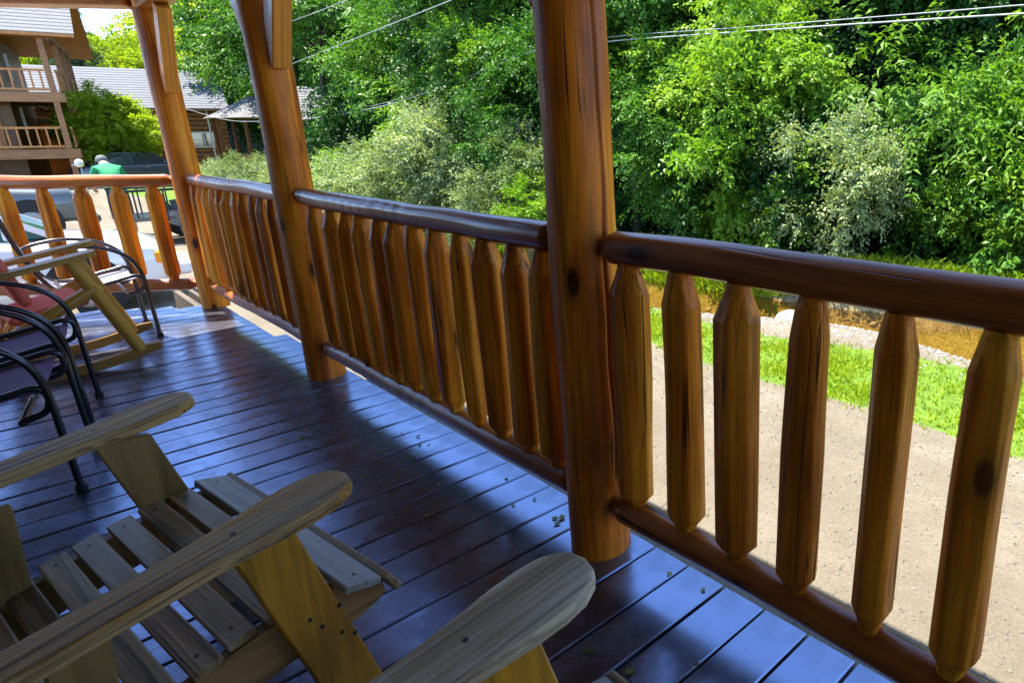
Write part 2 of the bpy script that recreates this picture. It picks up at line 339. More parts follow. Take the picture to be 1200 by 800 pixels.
def log_mesh(L, prof, seg=20, rings=24, seed=0, wob=0.006, facet=0.0, scallop=None, crack=None, bow=0.0, sharp=(), body=None):
    """Log along local Z. prof = [(z, r)]; facet > 0 hews irregular drawknife flats (1 = deepest) into the round;
    scallop = (z0, z1, n, phase) cuts notches; sharp = z values with a crisp shoulder; body = radius the flats refer to."""
    rng = random.Random(seed); zs = sorted([z for z, _ in prof] + [L*i/rings for i in range(rings+1) if prof[0][0] <= L*i/rings <= prof[-1][0]])
    zk = [z for z, _ in prof]; zz = []
    for z in zs:
        if zz and z-zz[-1] < 0.004:
            if z in zk: zz[-1] = z
            continue
        zz.append(z)
    zs = zz
    fx, fy = fbm(rng, 4, wob), fbm(rng, 4, wob); fr = fbm(rng, 5, 1.0); m = MB()
    angs = [2*math.pi*k/seg for k in range(seg)]; ph = rng.uniform(0, 6.28)
    if crack is not None:
        ca = crack[0]; angs = [a for a in angs if abs((a-ca+math.pi) % (2*math.pi)-math.pi) > 0.10] + [ca-0.05, ca, ca+0.05]
        angs = sorted(a % (2*math.pi) for a in angs)
    seg = len(angs)
    nf = rng.choice([7, 8, 9]); fa = [6.2832*(k+rng.uniform(-.32, .32))/nf for k in range(nf)]; fd = [rng.uniform(0.80, 0.97) for _ in range(nf)]
    fw = [(rng.uniform(0.008, 0.035), rng.uniform(3, 11), rng.uniform(0, 6.28), rng.uniform(-.12, .12)) for _ in range(nf)]
    def rad(z):
        for (z0, r0), (z1, r1) in zip(prof, prof[1:]):
            if z <= z1: return r0 + (r1-r0)*(z-z0)/max(1e-6, z1-z0)
        return prof[-1][1]
    def ring(z):
        r0 = rad(z); cx, cy = fx(z*2.2), fy(z*2.2)+bow*math.sin(math.pi*z/L); out = []
        for a in angs:
            r = r0*(1+0.025*fr(z*3)+0.018*math.sin(3*a+ph+z*4))
            if facet > 0:
                k_ = 1.0
                for q in range(nf):
                    da = (a-fa[q]-fw[q][3]*math.sin(z*2.3+fw[q][2])+math.pi) % 6.2832-math.pi
                    if abs(da) < 1.2: k_ = min(k_, fd[q]*(1+fw[q][0]*math.sin(z*fw[q][1]+fw[q][2]))/math.cos(da))
                r *= 1-facet*(1-k_)
            if scallop and scallop[0] <= z <= scallop[1]:
                q = ((z-scallop[0])/(scallop[1]-scallop[0])*scallop[2]) % 1.0
                r *= 1-0.17*(1-q)*max(0.0, math.sin(a+scallop[3]))
            if crack is not None and abs(a-(crack[0] % 6.2832)) < 0.005 and crack[1] < z < crack[2]: r -= 0.022
            aa = a + (0.05*math.sin(z*6)+0.03*math.sin(z*17) if crack is not None else 0)
            out.append((cx+r*math.cos(aa), cy+r*math.sin(aa), z))
        return out
    groups = [[]]
    for z in zs:
        rg = ring(z); groups[-1].append(rg)
        if any(abs(z-q) < 1e-6 for q in sharp): groups.append([rg])
    for gp in groups:
        n = len(gp)
        if n < 2: continue
        m.add([v for rg in gp for v in rg], [[i*seg+k, i*seg+(k+1) % seg, (i+1)*seg+(k+1) % seg, (i+1)*seg+k] for i in range(n-1) for k in range(seg)], True)
    m.add(groups[0][0], [list(range(seg))[::-1]]); m.add(groups[-1][-1], [list(range(seg))])
    return m

# ------------------------------------------------------------------ terrain
G = -0.60                                   # drive and parking level
WATER = -1.22
def smooth(a, b, x):
    t = min(1.0, max(0.0, (x-a)/(b-a))); return t*t*(3-2*t)
def creek_c(x):
    return -6.85 + 1.15*smooth(2.5, 9.0, x) - 0.10*math.sin(x*0.9) - 0.05*max(0.0, x-10)
def terrain(x, y):
    c = creek_c(x); hw = 0.86 + 0.10*math.sin(x*0.9+1.0)
    d = y-c
    z = G
    z -= 0.10*smooth(-2.5, -4.2, y)
    dip = smooth(2.55, 1.25, abs(d)/hw) if d > 0 else smooth(1.6, 0.9, abs(d)/hw)
    z = z + (-1.42-z)*dip
    # far bank and wooded slope
    foot = -9.0 - 0.32*max(0.0, x-12)
    far = max(0.0, foot-y)
    z += 0.13*min(far, 60.0) + 0.10*max(0.0, min(far, 200)-40)
    if x > 58: z += min(0.12*(x-58), 5.0)
    z += 0.03*math.sin(x*1.7+y*0.8)*smooth(-2.5, -5.0, y)
    return z
def stepped(segs):
    out = []
    for a, b, st in segs:
        n = max(1, int(round(abs(b-a)/st))); out += [a+(b-a)*i/n for i in range(n)]
    return out + [segs[-1][1]]
xs = stepped([(-300, -40, 26), (-40, -4, 3), (-4, 16, 0.16), (16, 60, 0.9), (60, 140, 5), (140, 600, 46)])
ys = stepped([(-420, -150, 27), (-150, -60, 5), (-60, -14, 1.0), (-14, 1, 0.14), (1, 60, 3.5), (60, 320, 26)])
tv = []; zone = []
for y in ys:
    for x in xs:
        z = terrain(x, y); tv.append((x, y, z)); c = creek_c(x); d = y-c
        edge = -2.95 + 0.10*math.sin(x*0.8) + 0.06*math.sin(x*2.3)
        gl_ = min(-4.1, max(-4.6, -4.6+0.25*(x-1.4))); gl_ = max(gl_, c+1.75)
        g = smooth(0.25, -0.25, y-edge) * (1-smooth(gl_+0.15, gl_-0.25, y))
        if x > 11: g = max(g, smooth(11, 13, x)*smooth(0.2, -0.4, y+4.0)*(1-smooth(-1, 0, -2.0-abs(d))))
        if d < -0.95: g = max(g, smooth(-0.95, -1.1, d)*(1-smooth(-1.9, -2.5, d)))
        if x > 30: g = max(g, smooth(30, 36, x)*smooth(0, 3, abs(y+1)-2))
        if y < -9 and x < 30: g = 0
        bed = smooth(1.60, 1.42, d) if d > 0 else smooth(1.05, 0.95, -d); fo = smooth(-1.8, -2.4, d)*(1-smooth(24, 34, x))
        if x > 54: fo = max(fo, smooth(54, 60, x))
        zone += [g, bed, fo, 1.0]
nx = len(xs); tf = [(j*nx+i, j*nx+i+1, (j+1)*nx+i+1, (j+1)*nx+i) for j in range(len(ys)-1) for i in range(nx-1)]
me = bpy.data.meshes.new('ground'); me.from_pydata(tv, [], tf)
ca = me.color_attributes.new('zone', 'FLOAT_COLOR', 'POINT'); ca.data.foreach_set('color', zone)
me.polygons.foreach_set('use_smooth', [True]*len(me.polygons)); me.materials.append(M['ground']); me.update()
tag(link('ground', me), kind='structure')
# water
wm = MB(); wx = stepped([(-40, -4, 2), (-4, 16, 0.4), (16, 60, 1.5)])
vs_ = []
for x in wx:
    c = creek_c(x); vs_ += [(x, c-2.0, WATER), (x, c-0.7, WATER), (x, c+0.7, WATER), (x, c+1.7, WATER)]
wm.add(vs_, [(i*4+k, (i+1)*4+k, (i+1)*4+k+1, i*4+k+1) for i in range(len(wx)-1) for k in range(3)], True)
tag(wm.build('creek_water', M['water']), kind='structure')

# ------------------------------------------------------------------ the porch: deck, posts, rails, roof
EX, EY = 0.75, 1.0                            # the end rail runs obliquely from the far corner post
el = math.hypot(EX, EY); EX /= el; EY /= el
POSTS = [-3.38, -0.94, 1.50, 3.94, 6.38]
deck = MB()
for y in (0.06, 0.8, 1.55, 2.25): deck.box((0.5, y, -0.135), (14.2, 0.045, 0.18))
deck.box((0.5, -0.035, -0.16), (14.1, 0.03, 0.24))
for x in (-1.3, 1.5, 3.94, 6.3):
    for y in (0.1, 2.2): deck.box((x, y, -0.45), (0.14, 0.14, 0.44))
dk = deck.build('porch_deck', M['joist']); tag(dk, kind='structure')
brd_x0 = 0.909; P = 0.1475
boards = {}
def board_mesh(y0, y1, k):
    m = MB(); m.box((0, (y0+y1)/2, -0.0175), (0.1395, y1-y0, 0.035), bev=0.004); 
    b = bpy.data.meshes.new('deck_board'); b.from_pydata(m.v, [], m.f); b.materials.append(M['deck']); b.update(); return b
rb = random.Random(4)
for i in range(-50, 46):
    x = brd_x0 + P*(i+0.5)
    if x < -6.3 or x > 7.5: continue
    y0 = -0.115 if x < 5.0 else -0.045
    if x > 6.5: y0 = (x-6.38)/0.75 - 0.03
    y1 = 2.32
    if y0 > 2.0: continue
    key = (round(y0, 3),)
    if key not in boards: boards[key] = board_mesh(y0, y1, i)
    o = link('deck_board', boards[key], dk, (x+rb.uniform(-0.0015, 0.0015), 0, rb.uniform(-0.0015, 0.0015)), (rb.uniform(-0.0006, 0.0006), rb.uniform(-0.006, 0.006), rb.uniform(-0.0008, 0.0008)))

post_labels = {
    -3.38: 'round varnished log porch post two bays from the cracked post',
    -0.94: 'round varnished log porch post behind the second armchair, at the near rail end',
    1.50: 'round varnished log porch post split by a long vertical crack',
    3.94: 'round varnished log porch post with brace, between the two railing runs of twelve balusters',
    6.38: 'round varnished log corner post where the angled end railing meets the side railing'}
BEAM_Z = 2.2
for k, x in enumerate(POSTS):
    t = thing('porch_post', post_labels[x], 'porch post', (x, 0, 0), group='log porch posts')
    m = log_mesh(BEAM_Z+0.02, [(0, 0.099), (0.03, 0.098), (1.2, 0.096), (BEAM_Z+0.02, 0.094)], seg=40, rings=40, seed=11+k, wob=0.004,
                 crack=(R(178), 0.32, 2.1) if x == 1.50 else None)
    m.build('log', M['post'], t)
    for sx in (-1, 1):
        if (x == -3.38 and sx < 0) or (x == 6.38 and sx > 0): continue
        pa_, pb_ = Vector((sx*0.085, -0.012, 1.66)), Vector((sx*0.40, -0.012, 2.19)); Lb = (pb_-pa_).length
        b = MB(); b.box((0, 0, Lb/2), (0.085, 0.11, Lb), bev=0.004)
        b.build('brace', M['brace'], t).matrix_local = axis_matrix(pa_, pb_)

def baluster(x0, y0, z0, x1, y1, z1, seed, parent, r=0.056):
    L = (Vector((x1, y1, z1))-Vector((x0, y0, z0))).length
    rng = random.Random(seed); r *= rng.uniform(0.86, 1.14); tp = rng.uniform(-0.06, 0.06)
    nk = 0.030
    za, zb_ = 0.050+rng.uniform(0, .012), L-0.078-rng.uniform(0, .02)
    m = log_mesh(L, [(0, nk), (0.022, nk*1.05), (za, r*(1+tp)), (L*0.5, r*rng.uniform(0.98, 1.06)), (zb_, r*(1-tp)), (L-0.030, nk*1.25), (L, nk)],
                 seg=40, rings=20, seed=seed, wob=0.005, facet=1.0, sharp=(za, zb_, L-0.030))
    o = m.build('baluster', M['bal'], parent); o.matrix_local = axis_matrix((x0, y0, z0), (x1, y1, z1)) @ Matrix.Rotation(rng.uniform(0, 6.28), 4, 'Z')
    return o
def rail_section(label, p0, p1, tops, seed, zt=(1.0, 1.0), zb=(0.187, 0.187), r=0.047, scal=True):
    """tops: distances from p0 of every baluster"""
    t = thing('log_railing', label, 'railing', group='log railings round the porch')
    p0, p1 = Vector((*p0, 0)), Vector((*p1, 0)); d = (p1-p0); L = d.length; d.normalize()
    for nm, (za, zbb), rr, s_ in (('top_rail', zt, r, 1), ('bottom_rail', zb, r*0.98, 2)):
        a = p0 + d*0.06 + Vector((0,0,za)); b = p1 - d*0.06 + Vector((0,0,zbb)); LL = (b-a).length
        prof = [(0, rr*0.6), (0.045, rr*0.62), (0.085, rr*1.0), (LL*0.5, rr*1.04), (LL-0.085, rr*1.0), (LL-0.045, rr*0.62), (LL, rr*0.6)]
        sc = (LL*0.45, LL-0.03, 12, 1.57 if nm == 'top_rail' else 1.57) if scal else None
        m = log_mesh(LL, prof, seg=36, rings=72, seed=seed*7+s_, wob=0.006, facet=0.55, scallop=sc)
        o = m.build(nm, M['rail'], t); o.matrix_local = axis_matrix(a, b)
    for k, q in enumerate(tops):
        u = q/L; ztop = zt[0]+(zt[1]-zt[0])*u-r*0.75; zbot = zb[0]+(zb[1]-zb[0])*u+r*0.75
        p = p0+d*q; rr = random.Random(seed*100+k); jx = rr.uniform(-0.006, 0.006)
        baluster(p.x+d.x*jx, p.y+d.y*jx, zbot, p.x-d.x*jx, p.y-d.y*jx, ztop, seed*100+k, t)
    return t
right_x = [1.302-0.1908*k for k in range(12)]
rail_section('log railing beside the second armchair, its balusters framing the gravel drive', (1.50, 0), (-0.94, 0), [1.50-x for x in right_x], 3, scal=False, zt=(1.012, 1.008), r=0.049)
rail_section('log railing two bays from the cracked post, behind the second armchair', (-0.94, 0), (-3.38, 0), [0.198+0.1908*k for k in range(12)], 17, scal=False)
mid_x = [1.70, 1.865, 2.045, 2.22, 2.395, 2.57, 2.745, 2.91, 3.075, 3.25, 3.45, 3.66]
rail_section('log railing between the cracked post and the next braced post', (1.50, 0), (3.94, 0), [x-1.50 for x in mid_x], 5, zt=(1.005, 1.015))
far_x = [4.14+0.186*k for k in range(12)]
rail_section('log railing running up to the far corner post, balusters seen almost edge on', (3.94, 0), (6.38, 0), [x-3.94 for x in far_x], 8, zt=(1.015, 1.01))
e_len = 2.55
e_q = [0.255+0.248*k for k in range(9)]
rail_section('angled end railing in front of the parked white car', (6.38, 0), (6.38+EX*e_len, EY*e_len), e_q, 13, zt=(1.01, 1.03), zb=(0.19, 0.23), scal=False, r=0.05)
# end post by the house
t = thing('porch_post', 'round log post ending the angled railing at the house side', 'porch post', (6.38+EX*e_len, EY*e_len, 0), group='log porch posts')
log_mesh(BEAM_Z+0.02, [(0, 0.099), (1.2, 0.096), (BEAM_Z+0.02, 0.094)], seg=32, rings=30, seed=55, wob=0.004).build('log', M['post'], t)
fo = MB(); fo.box((6.38+EX*e_len, EY*e_len, -0.31), (0.3, 0.3, 0.60), bev=0.02); tag(fo.build('footing_block', M['stone']), 'grey stone footing block under the end rail post', 'footing')

# roof over the porch
rf = thing('porch_roof', 'sloping porch roof on timber beams over the deck', 'roof', (0,0,BEAM_Z))
b = MB(); b.box((0.25, 0, 0.10), (12.5, 0.17, 0.2), bev=0.01); b.build('eave_beam', wood('eave_beam_timber', (0.25,0.10,0.02), (0.42,0.18,0.03), (0.52,0.25,0.05), axis='X', rough=0.5), rf)
b = MB(); b.bar((6.38+EX*0.1, EY*0.1, 0.095), (6.38+EX*e_len, EY*e_len, 0.095), 0.19, 0.16, up=(0,0,1), bev=0.008); b.build('end_beam', M['beam'], rf)
slope = math.atan2(0.75, 3.0)
def roof_z(y): return 0.33 + (y+0.52)*0.26
b = MB()
for y0, y1, thk in ((-0.52, 2.35, 0.05),):
    b.add([(-6.2, y0, roof_z(y0)), (6.45, y0, roof_z(y0)), (6.45, y1, roof_z(y1)), (-6.2, y1, roof_z(y1)),
           (-6.2, y0, roof_z(y0)+thk), (6.45, y0, roof_z(y0)+thk), (6.45, y1, roof_z(y1)+thk), (-6.2, y1, roof_z(y1)+thk)],
          [(0,3,2,1), (4,5,6,7), (0,1,5,4), (1,2,6,5), (2,3,7,6), (3,0,4,7)])
b.build('roof_deck', M['log_dark2'], rf)
for i in range(17):
    x = -5.8+i*0.76; b = MB(); b.bar((x, -0.45, roof_z(-0.45)-0.065), (x, 2.3, roof_z(2.3)-0.065), 0.07, 0.12, up=(0,0,1)); b.build('rafter', M['beam'], rf)
# house wall behind the chairs: stacked logs
hw = thing('cabin_wall', 'stacked round log wall of the cabin behind the porch chairs', 'wall', (0.2, 2.5, -0.6))
lm = log_mesh(12.4, [(0, 0.112), (12.4, 0.112)], seg=14, rings=14, seed=3, wob=0.004)
for i in range(17):
    o = lm.build('log', M['log_dark2'], hw) if i == 0 else link('log', hw.children[0].data, hw)
    o.matrix_local = axis_matrix((-6.2, 0, 0.1+i*0.212), (6.2, 0, 0.1+i*0.212))
# cabin roof above the wall
b = MB(); b.add([(-6.2, 2.32, 3.25), (6.5, 2.32, 3.25), (6.5, 6.6, 4.4), (-6.2, 6.6, 4.4), (-6.2, 2.32, 3.31), (6.5, 2.32, 3.31), (6.5, 6.6, 4.46), (-6.2, 6.6, 4.46)],
    [(0,3,2,1), (4,5,6,7), (0,1,5,4), (1,2,6,5), (2,3,7,6), (3,0,4,7)])
b.build('cabin_roof', M['shingle'], hw).location = (-0.2, -2.5, 0.6)

# ------------------------------------------------------------------ wooden armchairs
def curve_pts(pts, n=12):
    out = []
    P = [Vector(p) for p in pts]; P = [P[0]*2-P[1]] + P + [P[-1]*2-P[-2]]
    for i in range(1, len(P)-2):
        for k in range(n):
            t = k/n; a, b_, c, d = P[i-1], P[i], P[i+1], P[i+2]
            out.append(0.5*((2*b_)+(c-a)*t+(2*a-5*b_+4*c-d)*t*t+(3*b_-a-3*c+d)*t**3))
    out.append(P[-2]); return out
def arm_mesh():
    # plan outline, tip at q = 0, running back along +y
    L = 0.86; pts = []
    half = [(0.002, 0.0), (0.008, 0.030), (0.022, 0.048), (0.05, 0.064), (0.09, 0.070), (0.14, 0.068), (0.20, 0.060), (0.28, 0.052), (0.42, 0.048), (0.62, 0.046), (L, 0.045)]
    right = [(w_, y) for y, w_ in half]; left = [(-w_*0.96, y) for y, w_ in half[::-1] if w_ > 0]
    out = right+left
    bm = bmesh.new(); vs = [bm.verts.new((x, y, 0)) for x, y in out]; f = bm.faces.new(vs)
    ex = bmesh.ops.extrude_face_region(bm, geom=[f]); 
    for v in ex['geom']:
        if isinstance(v, bmesh.types.BMVert): v.co.z += 0.030
    bmesh.ops.recalc_face_normals(bm, faces=bm.faces)
    edges = [e for e in bm.edges if abs(e.verts[0].co.z-e.verts[1].co.z) < 1e-6]
    bmesh.ops.bevel(bm, geom=edges, offset=0.006, segments=2, affect='EDGES', profile=0.5)
    me = bpy.data.meshes.new('armrest'); bm.to_mesh(me); bm.free(); return me
SEATW0, SEATW1 = 0.055, 0.735
def wooden_armchair(label, loc, rz, mats):
    t = thing('wooden_armchair', label, 'armchair', loc, rz)
    tilt = math.atan2(0.08, 0.53)
    am = arm_mesh(); am.materials.append(mats['arm'])
    for x in (0.0, 0.79):
        o = link('armrest', am, t, (x, 0.0, 0.620), (-tilt, 0, 0))
        for (dx, dy) in ((0.004, 0.215),):
            s_ = MB(); s_.tube([(dx, dy, 0.0295), (dx, dy, 0.0312)], 0.0045, 8); s_.build('screw', M['screw'], o)
    lean = math.atan(0.26)
    for k, x in enumerate((0.020, 0.770)):
        m = MB(); ztop = 0.585; 
        # board in the local YZ plane: top at y=.175 z=.585, foot at y=.027 z=0
        wv = 0.056; th = 0.028
        def pt(z, s): return (0.175-(0.575-z)*0.26 + s*wv)
        vs = []
        for z in (0.0, 0.15, 0.3, 0.45, ztop):
            for s in (-1, 1):
                zz = z+(s*wv*0.14 if z == ztop else 0)
                vs.append((pt(zz, s)*1.0, zz))
        V = [( x-th/2, y, z) for y, z in vs]+[(x+th/2, y, z) for y, z in vs]; n = len(vs)
        F = []
        for i in range(4):
            a = 2*i; F += [(a, a+1, a+3, a+2)[::-1], (n+a, n+a+1, n+a+3, n+a+2), (a, a+2, n+a+2, n+a), (a+1, n+a+1, n+a+3, a+3)[::1]]
        F += [(0, n, n+1, 1), (n-2, n-1, 2*n-1, 2*n-2)]
        m.add(V, F); lg = m.build('leg', mats['leg0'] if k == 0 else mats['leg1'], t)
        bm = bmesh.new(); bm.from_mesh(lg.data); bmesh.ops.recalc_face_normals(bm, faces=bm.faces)
        bmesh.ops.bevel(bm, geom=[e for e in bm.edges if e.calc_face_angle(0) > 0.5], offset=0.004, segments=1, affect='EDGES'); bm.to_mesh(lg.data); bm.free()
        sx = -1 if k == 0 else 1
        for y, z in ((0.105, 0.33), (0.065, 0.355), (0.07, 0.29), (0.125, 0.36), (0.045, 0.27)):
            s_ = MB(); s_.tube([(x+sx*th*0.4, y, z), (x+sx*(th/2+0.0012), y, z)], 0.005, 8); s_.build('screw', M['screw'], lg)
    # seat profile: q (forward) -> z of slat top
    prof = [(0.05, 0.335), (0.03, 0.378), (-0.02, 0.397), (-0.08, 0.402), (-0.15, 0.396), (-0.25, 0.380), (-0.35, 0.355), (-0.45, 0.325), (-0.55, 0.292), (-0.65, 0.26)]
    def zt(q):
        for (q0, z0), (q1, z1) in zip(prof, prof[1:]):
            if q >= q1: return z0+(z1-z0)*(q-q0)/(q1-q0)
        return prof[-1][1]
    for k, x in enumerate((0.052, 0.738)):
        m = MB(); th = 0.030
        top = [(0.052, 0.30), (0.045, 0.345), (0.02, 0.366), (-0.02, 0.376), (-0.08, 0.381), (-0.15, 0.375), (-0.25, 0.359), (-0.35, 0.334), (-0.45, 0.304), (-0.55, 0.271), (-0.65, 0.238), (-0.85, 0.15), (-1.0, 0.075)]
        bot = [(0.02, 0.285), (0.0, 0.28), (-0.02, 0.275), (-0.04, 0.272), (-0.10, 0.272), (-0.17, 0.265), (-0.27, 0.248), (-0.37, 0.223), (-0.47, 0.192), (-0.57, 0.158), (-0.67, 0.12), (-0.83, 0.045), (-0.93, 0.0)]
        n = len(top); V = []
        for xx in (x-th/2, x+th/2): V += [(xx, -q, z) for q, z in top]+[(xx, -q, z) for q, z in bot]
        F = []
        for i in range(n-1):
            F += [(i, i+1, n+i+1, n+i), (2*n+i, 2*n+n+i, 2*n+n+i+1, 2*n+i+1), (i, 2*n+i, 2*n+i+1, i+1), (n+i, n+i+1, 3*n+i+1, 3*n+i)]
        F += [(0, n, 3*n, 2*n), (n-1, 2*n+n-1, 4*n-1, 2*n-1)]
        m.add(V, F); o = m.build('stringer', mats['stringer'], t)
        bm = bmesh.new(); bm.from_mesh(o.data); bmesh.ops.recalc_face_normals(bm, faces=bm.faces); bm.to_mesh(o.data); bm.free()
    rs = random.Random(int(abs(loc[0])*100)+7)
    def slat(q0, q1, mat, w0=SEATW0-0.018, w1=SEATW1+0.018, th=0.019):
        z0, z1 = zt(q0), zt(q1); yc = -(q0+q1)/2; zc = (z0+z1)/2-th/2; ang = math.atan2(z1-z0, -(q1-q0))
        L = math.hypot(q1-q0, z1-z0); j0, j1 = rs.uniform(-.006, .006), rs.uniform(-.006, .006)
        m = MB(); m.box((0,0,0), (w1-w0+j0+j1, L, th), bev=0.003)
        o = m.build('seat_slat', mat, t, ((w0+w1)/2+(j1-j0)/2, yc, zc), (ang, rs.uniform(-0.006, 0.006), rs.uniform(-0.012, 0.012)))
        for xx in (-(w1-w0)/2+0.045, (w1-w0)/2-0.045):
            s_ = MB(); s_.tube([(xx, 0, th*0.4), (xx, 0, th/2+0.0010)], 0.0045, 8); s_.build('screw', M['screw'], o)
    slat(0.026, -0.052, mats['front'], -0.012, 0.80)
    m = MB(); m.box((0,0,0), (0.812, 0.062, 0.019), bev=0.004); m.build('front_edge_slat', mats['slat'], t, (0.394, -0.048, 0.352), (R(62), 0, 0))
    q = -0.070
    for k in range(8):
        slat(q, q-0.053, mats['slat']); q -= 0.0675
    # rear arm support, back slats
    for x in (0.705, 0.085):
        m = MB(); m.bar((x, 0.465, 0.22), (x, 0.445, 0.535), 0.028, 0.085, up=(0,1,0), bev=0.003); m.build('rear_support', M['leg_dull'], t)
    for k in range(6):
        x0 = 0.12+k*0.11; x1 = 0.395+(x0-0.395)*1.12; hgt = 1.02-0.018*abs(k-2.5)**2
        m = MB(); m.bar((x0, 0.60, 0.20), (x1, 0.93, hgt), 0.088, 0.02, up=(0,1,0), bev=0.004); m.build('back_slat', M['leg_dull'], t)
    m = MB(); m.box((0.395, 0.775, 0.505), (0.90, 0.09, 0.028), bev=0.004); m.build('back_brace', mats['slat'], t)
    return t
wooden_armchair('olive brown wooden slatted armchair with ochre front leg, next to the purple chairs', (1.34, 0.77, 0), math.atan2(0.11, 0.78),
                dict(arm=M['arm'], slat=M['slat'], front=M['slat_pale'], leg0=M['leg'], leg1=M['leg_dull'], stringer=M['stringer']))
wooden_armchair('wooden armchair with bleached grey paddle armrest near the cracked post', (-0.045, 0.645, 0), R(-2.0),
                dict(arm=M['arm_grey'], slat=M['slat'], front=M['slat_pale'], leg0=M['leg'], leg1=M['leg'], stringer=M['stringer']))

# ------------------------------------------------------------------ metal sling chairs
def metal_chair(label, x, y, wd, rz, tube_m, sling_m):
    """origin between the front feet; faces local -Y"""
    t = thing('metal_armchair', label, 'chair', (x, y, 0), rz, 'tube steel sling chairs')
    h = wd/2; r = 0.0125
    for s in (-1, 1):
        pts = curve_pts([(s*h, 0.0, 0.012), (s*h, 0.005, 0.25), (s*h, 0.012, 0.44), (s*h, 0.06, 0.56), (s*h, 0.17, 0.635), (s*h, 0.34, 0.665), (s*h, 0.50, 0.64), (s*h*0.96, 0.56, 0.60)], 8)
        m = MB(); m.tube(pts, r, 10); fr = m.build('arm_tube', tube_m, t)
        m = MB(); m.tube([(s*h, 0.0, 0), (s*h, 0.0, 0.022)], 0.019, 10); m.build('foot_cap', M['rubber'], t)
        pts = curve_pts([(s*h*0.96, 0.62, 0.95), (s*h*0.96, 0.56, 0.66), (s*h*0.96, 0.47, 0.43), (s*h*0.96, 0.36, 0.385), (s*h*0.96, 0.14, 0.42), (s*h*0.96, 0.045, 0.435), (s*h*0.96, 0.012, 0.40), (s*h*0.96, 0.03, 0.34), (s*h*0.96, 0.10, 0.315)], 8)
        m = MB(); m.tube(pts, r, 10); m.build('seat_tube', tube_m, t)
        m = MB(); m.tube([(s*h*0.98, 0.36, 0.385), (s*h, 0.55, 0.012)], r, 10); m.build('rear_leg', tube_m, t)
        m = MB(); m.tube([(s*h, 0.55, 0), (s*h, 0.55, 0.022)], 0.019, 10); m.build('foot_cap', M['rubber'], t)
    for yy, zz in ((0.10, 0.315), (0.42, 0.39)):
        m = MB(); m.tube([(-h, yy, zz), (h, yy, zz)], r*0.9, 8); m.build('cross_tube', tube_m, t)
    prof = curve_pts([(0, 0.035, 0.418), (0, 0.15, 0.405), (0, 0.30, 0.378), (0, 0.42, 0.385), (0, 0.50, 0.46)], 4)
    m = MB(); V = []
    for p in prof:
        for u in (-1, -0.5, 0, 0.5, 1): V.append((u*h*0.93, p.y, p.z-0.02*(1-u*u)))
    n = len(prof); F = [(i*5+k, i*5+k+1, i*5+k+6, i*5+k+5) for i in range(n-1) for k in range(4)]
    m.add(V, F, True); o = m.build('seat_sling', sling_m, t); so_ = o.modifiers.new('thick', 'SOLIDIFY'); so_.thickness = 0.006
    m = MB(); V = []
    for p in curve_pts([(0, 0.50, 0.50), (0, 0.56, 0.70), (0, 0.62, 0.93)], 4):
        for u in (-1, -0.5, 0, 0.5, 1): V.append((u*h*0.93, p.y+0.02*(1-u*u), p.z))
    n = len(V)//5; m.add(V, [(i*5+k, i*5+k+1, i*5+k+6, i*5+k+5) for i in range(n-1) for k in range(4)], True)
    o = m.build('back_sling', sling_m, t); so_ = o.modifiers.new('thick', 'SOLIDIFY'); so_.thickness = 0.006
    m = MB(); m.tube([(-h*0.96, 0.62, 0.95), (h*0.96, 0.62, 0.95)], r, 10); m.build('back_bar', tube_m, t)
    return t
metal_chair('black tube chair with purple sling seat next to the wooden armchair', 3.565, 1.09, 0.57, R(-9), M['steel_black'], M['sling'])
metal_chair('black tube chair with purple sling seat next to the log rocking chair', 4.235, 0.985, 0.57, R(-8), M['steel_black'], M['sling'])
metal_chair('bronze tube chair with pale sling behind the log rocking chair', 5.915, 0.49, 0.50, 0.0, M['steel_bronze'], M['sling_pale'])

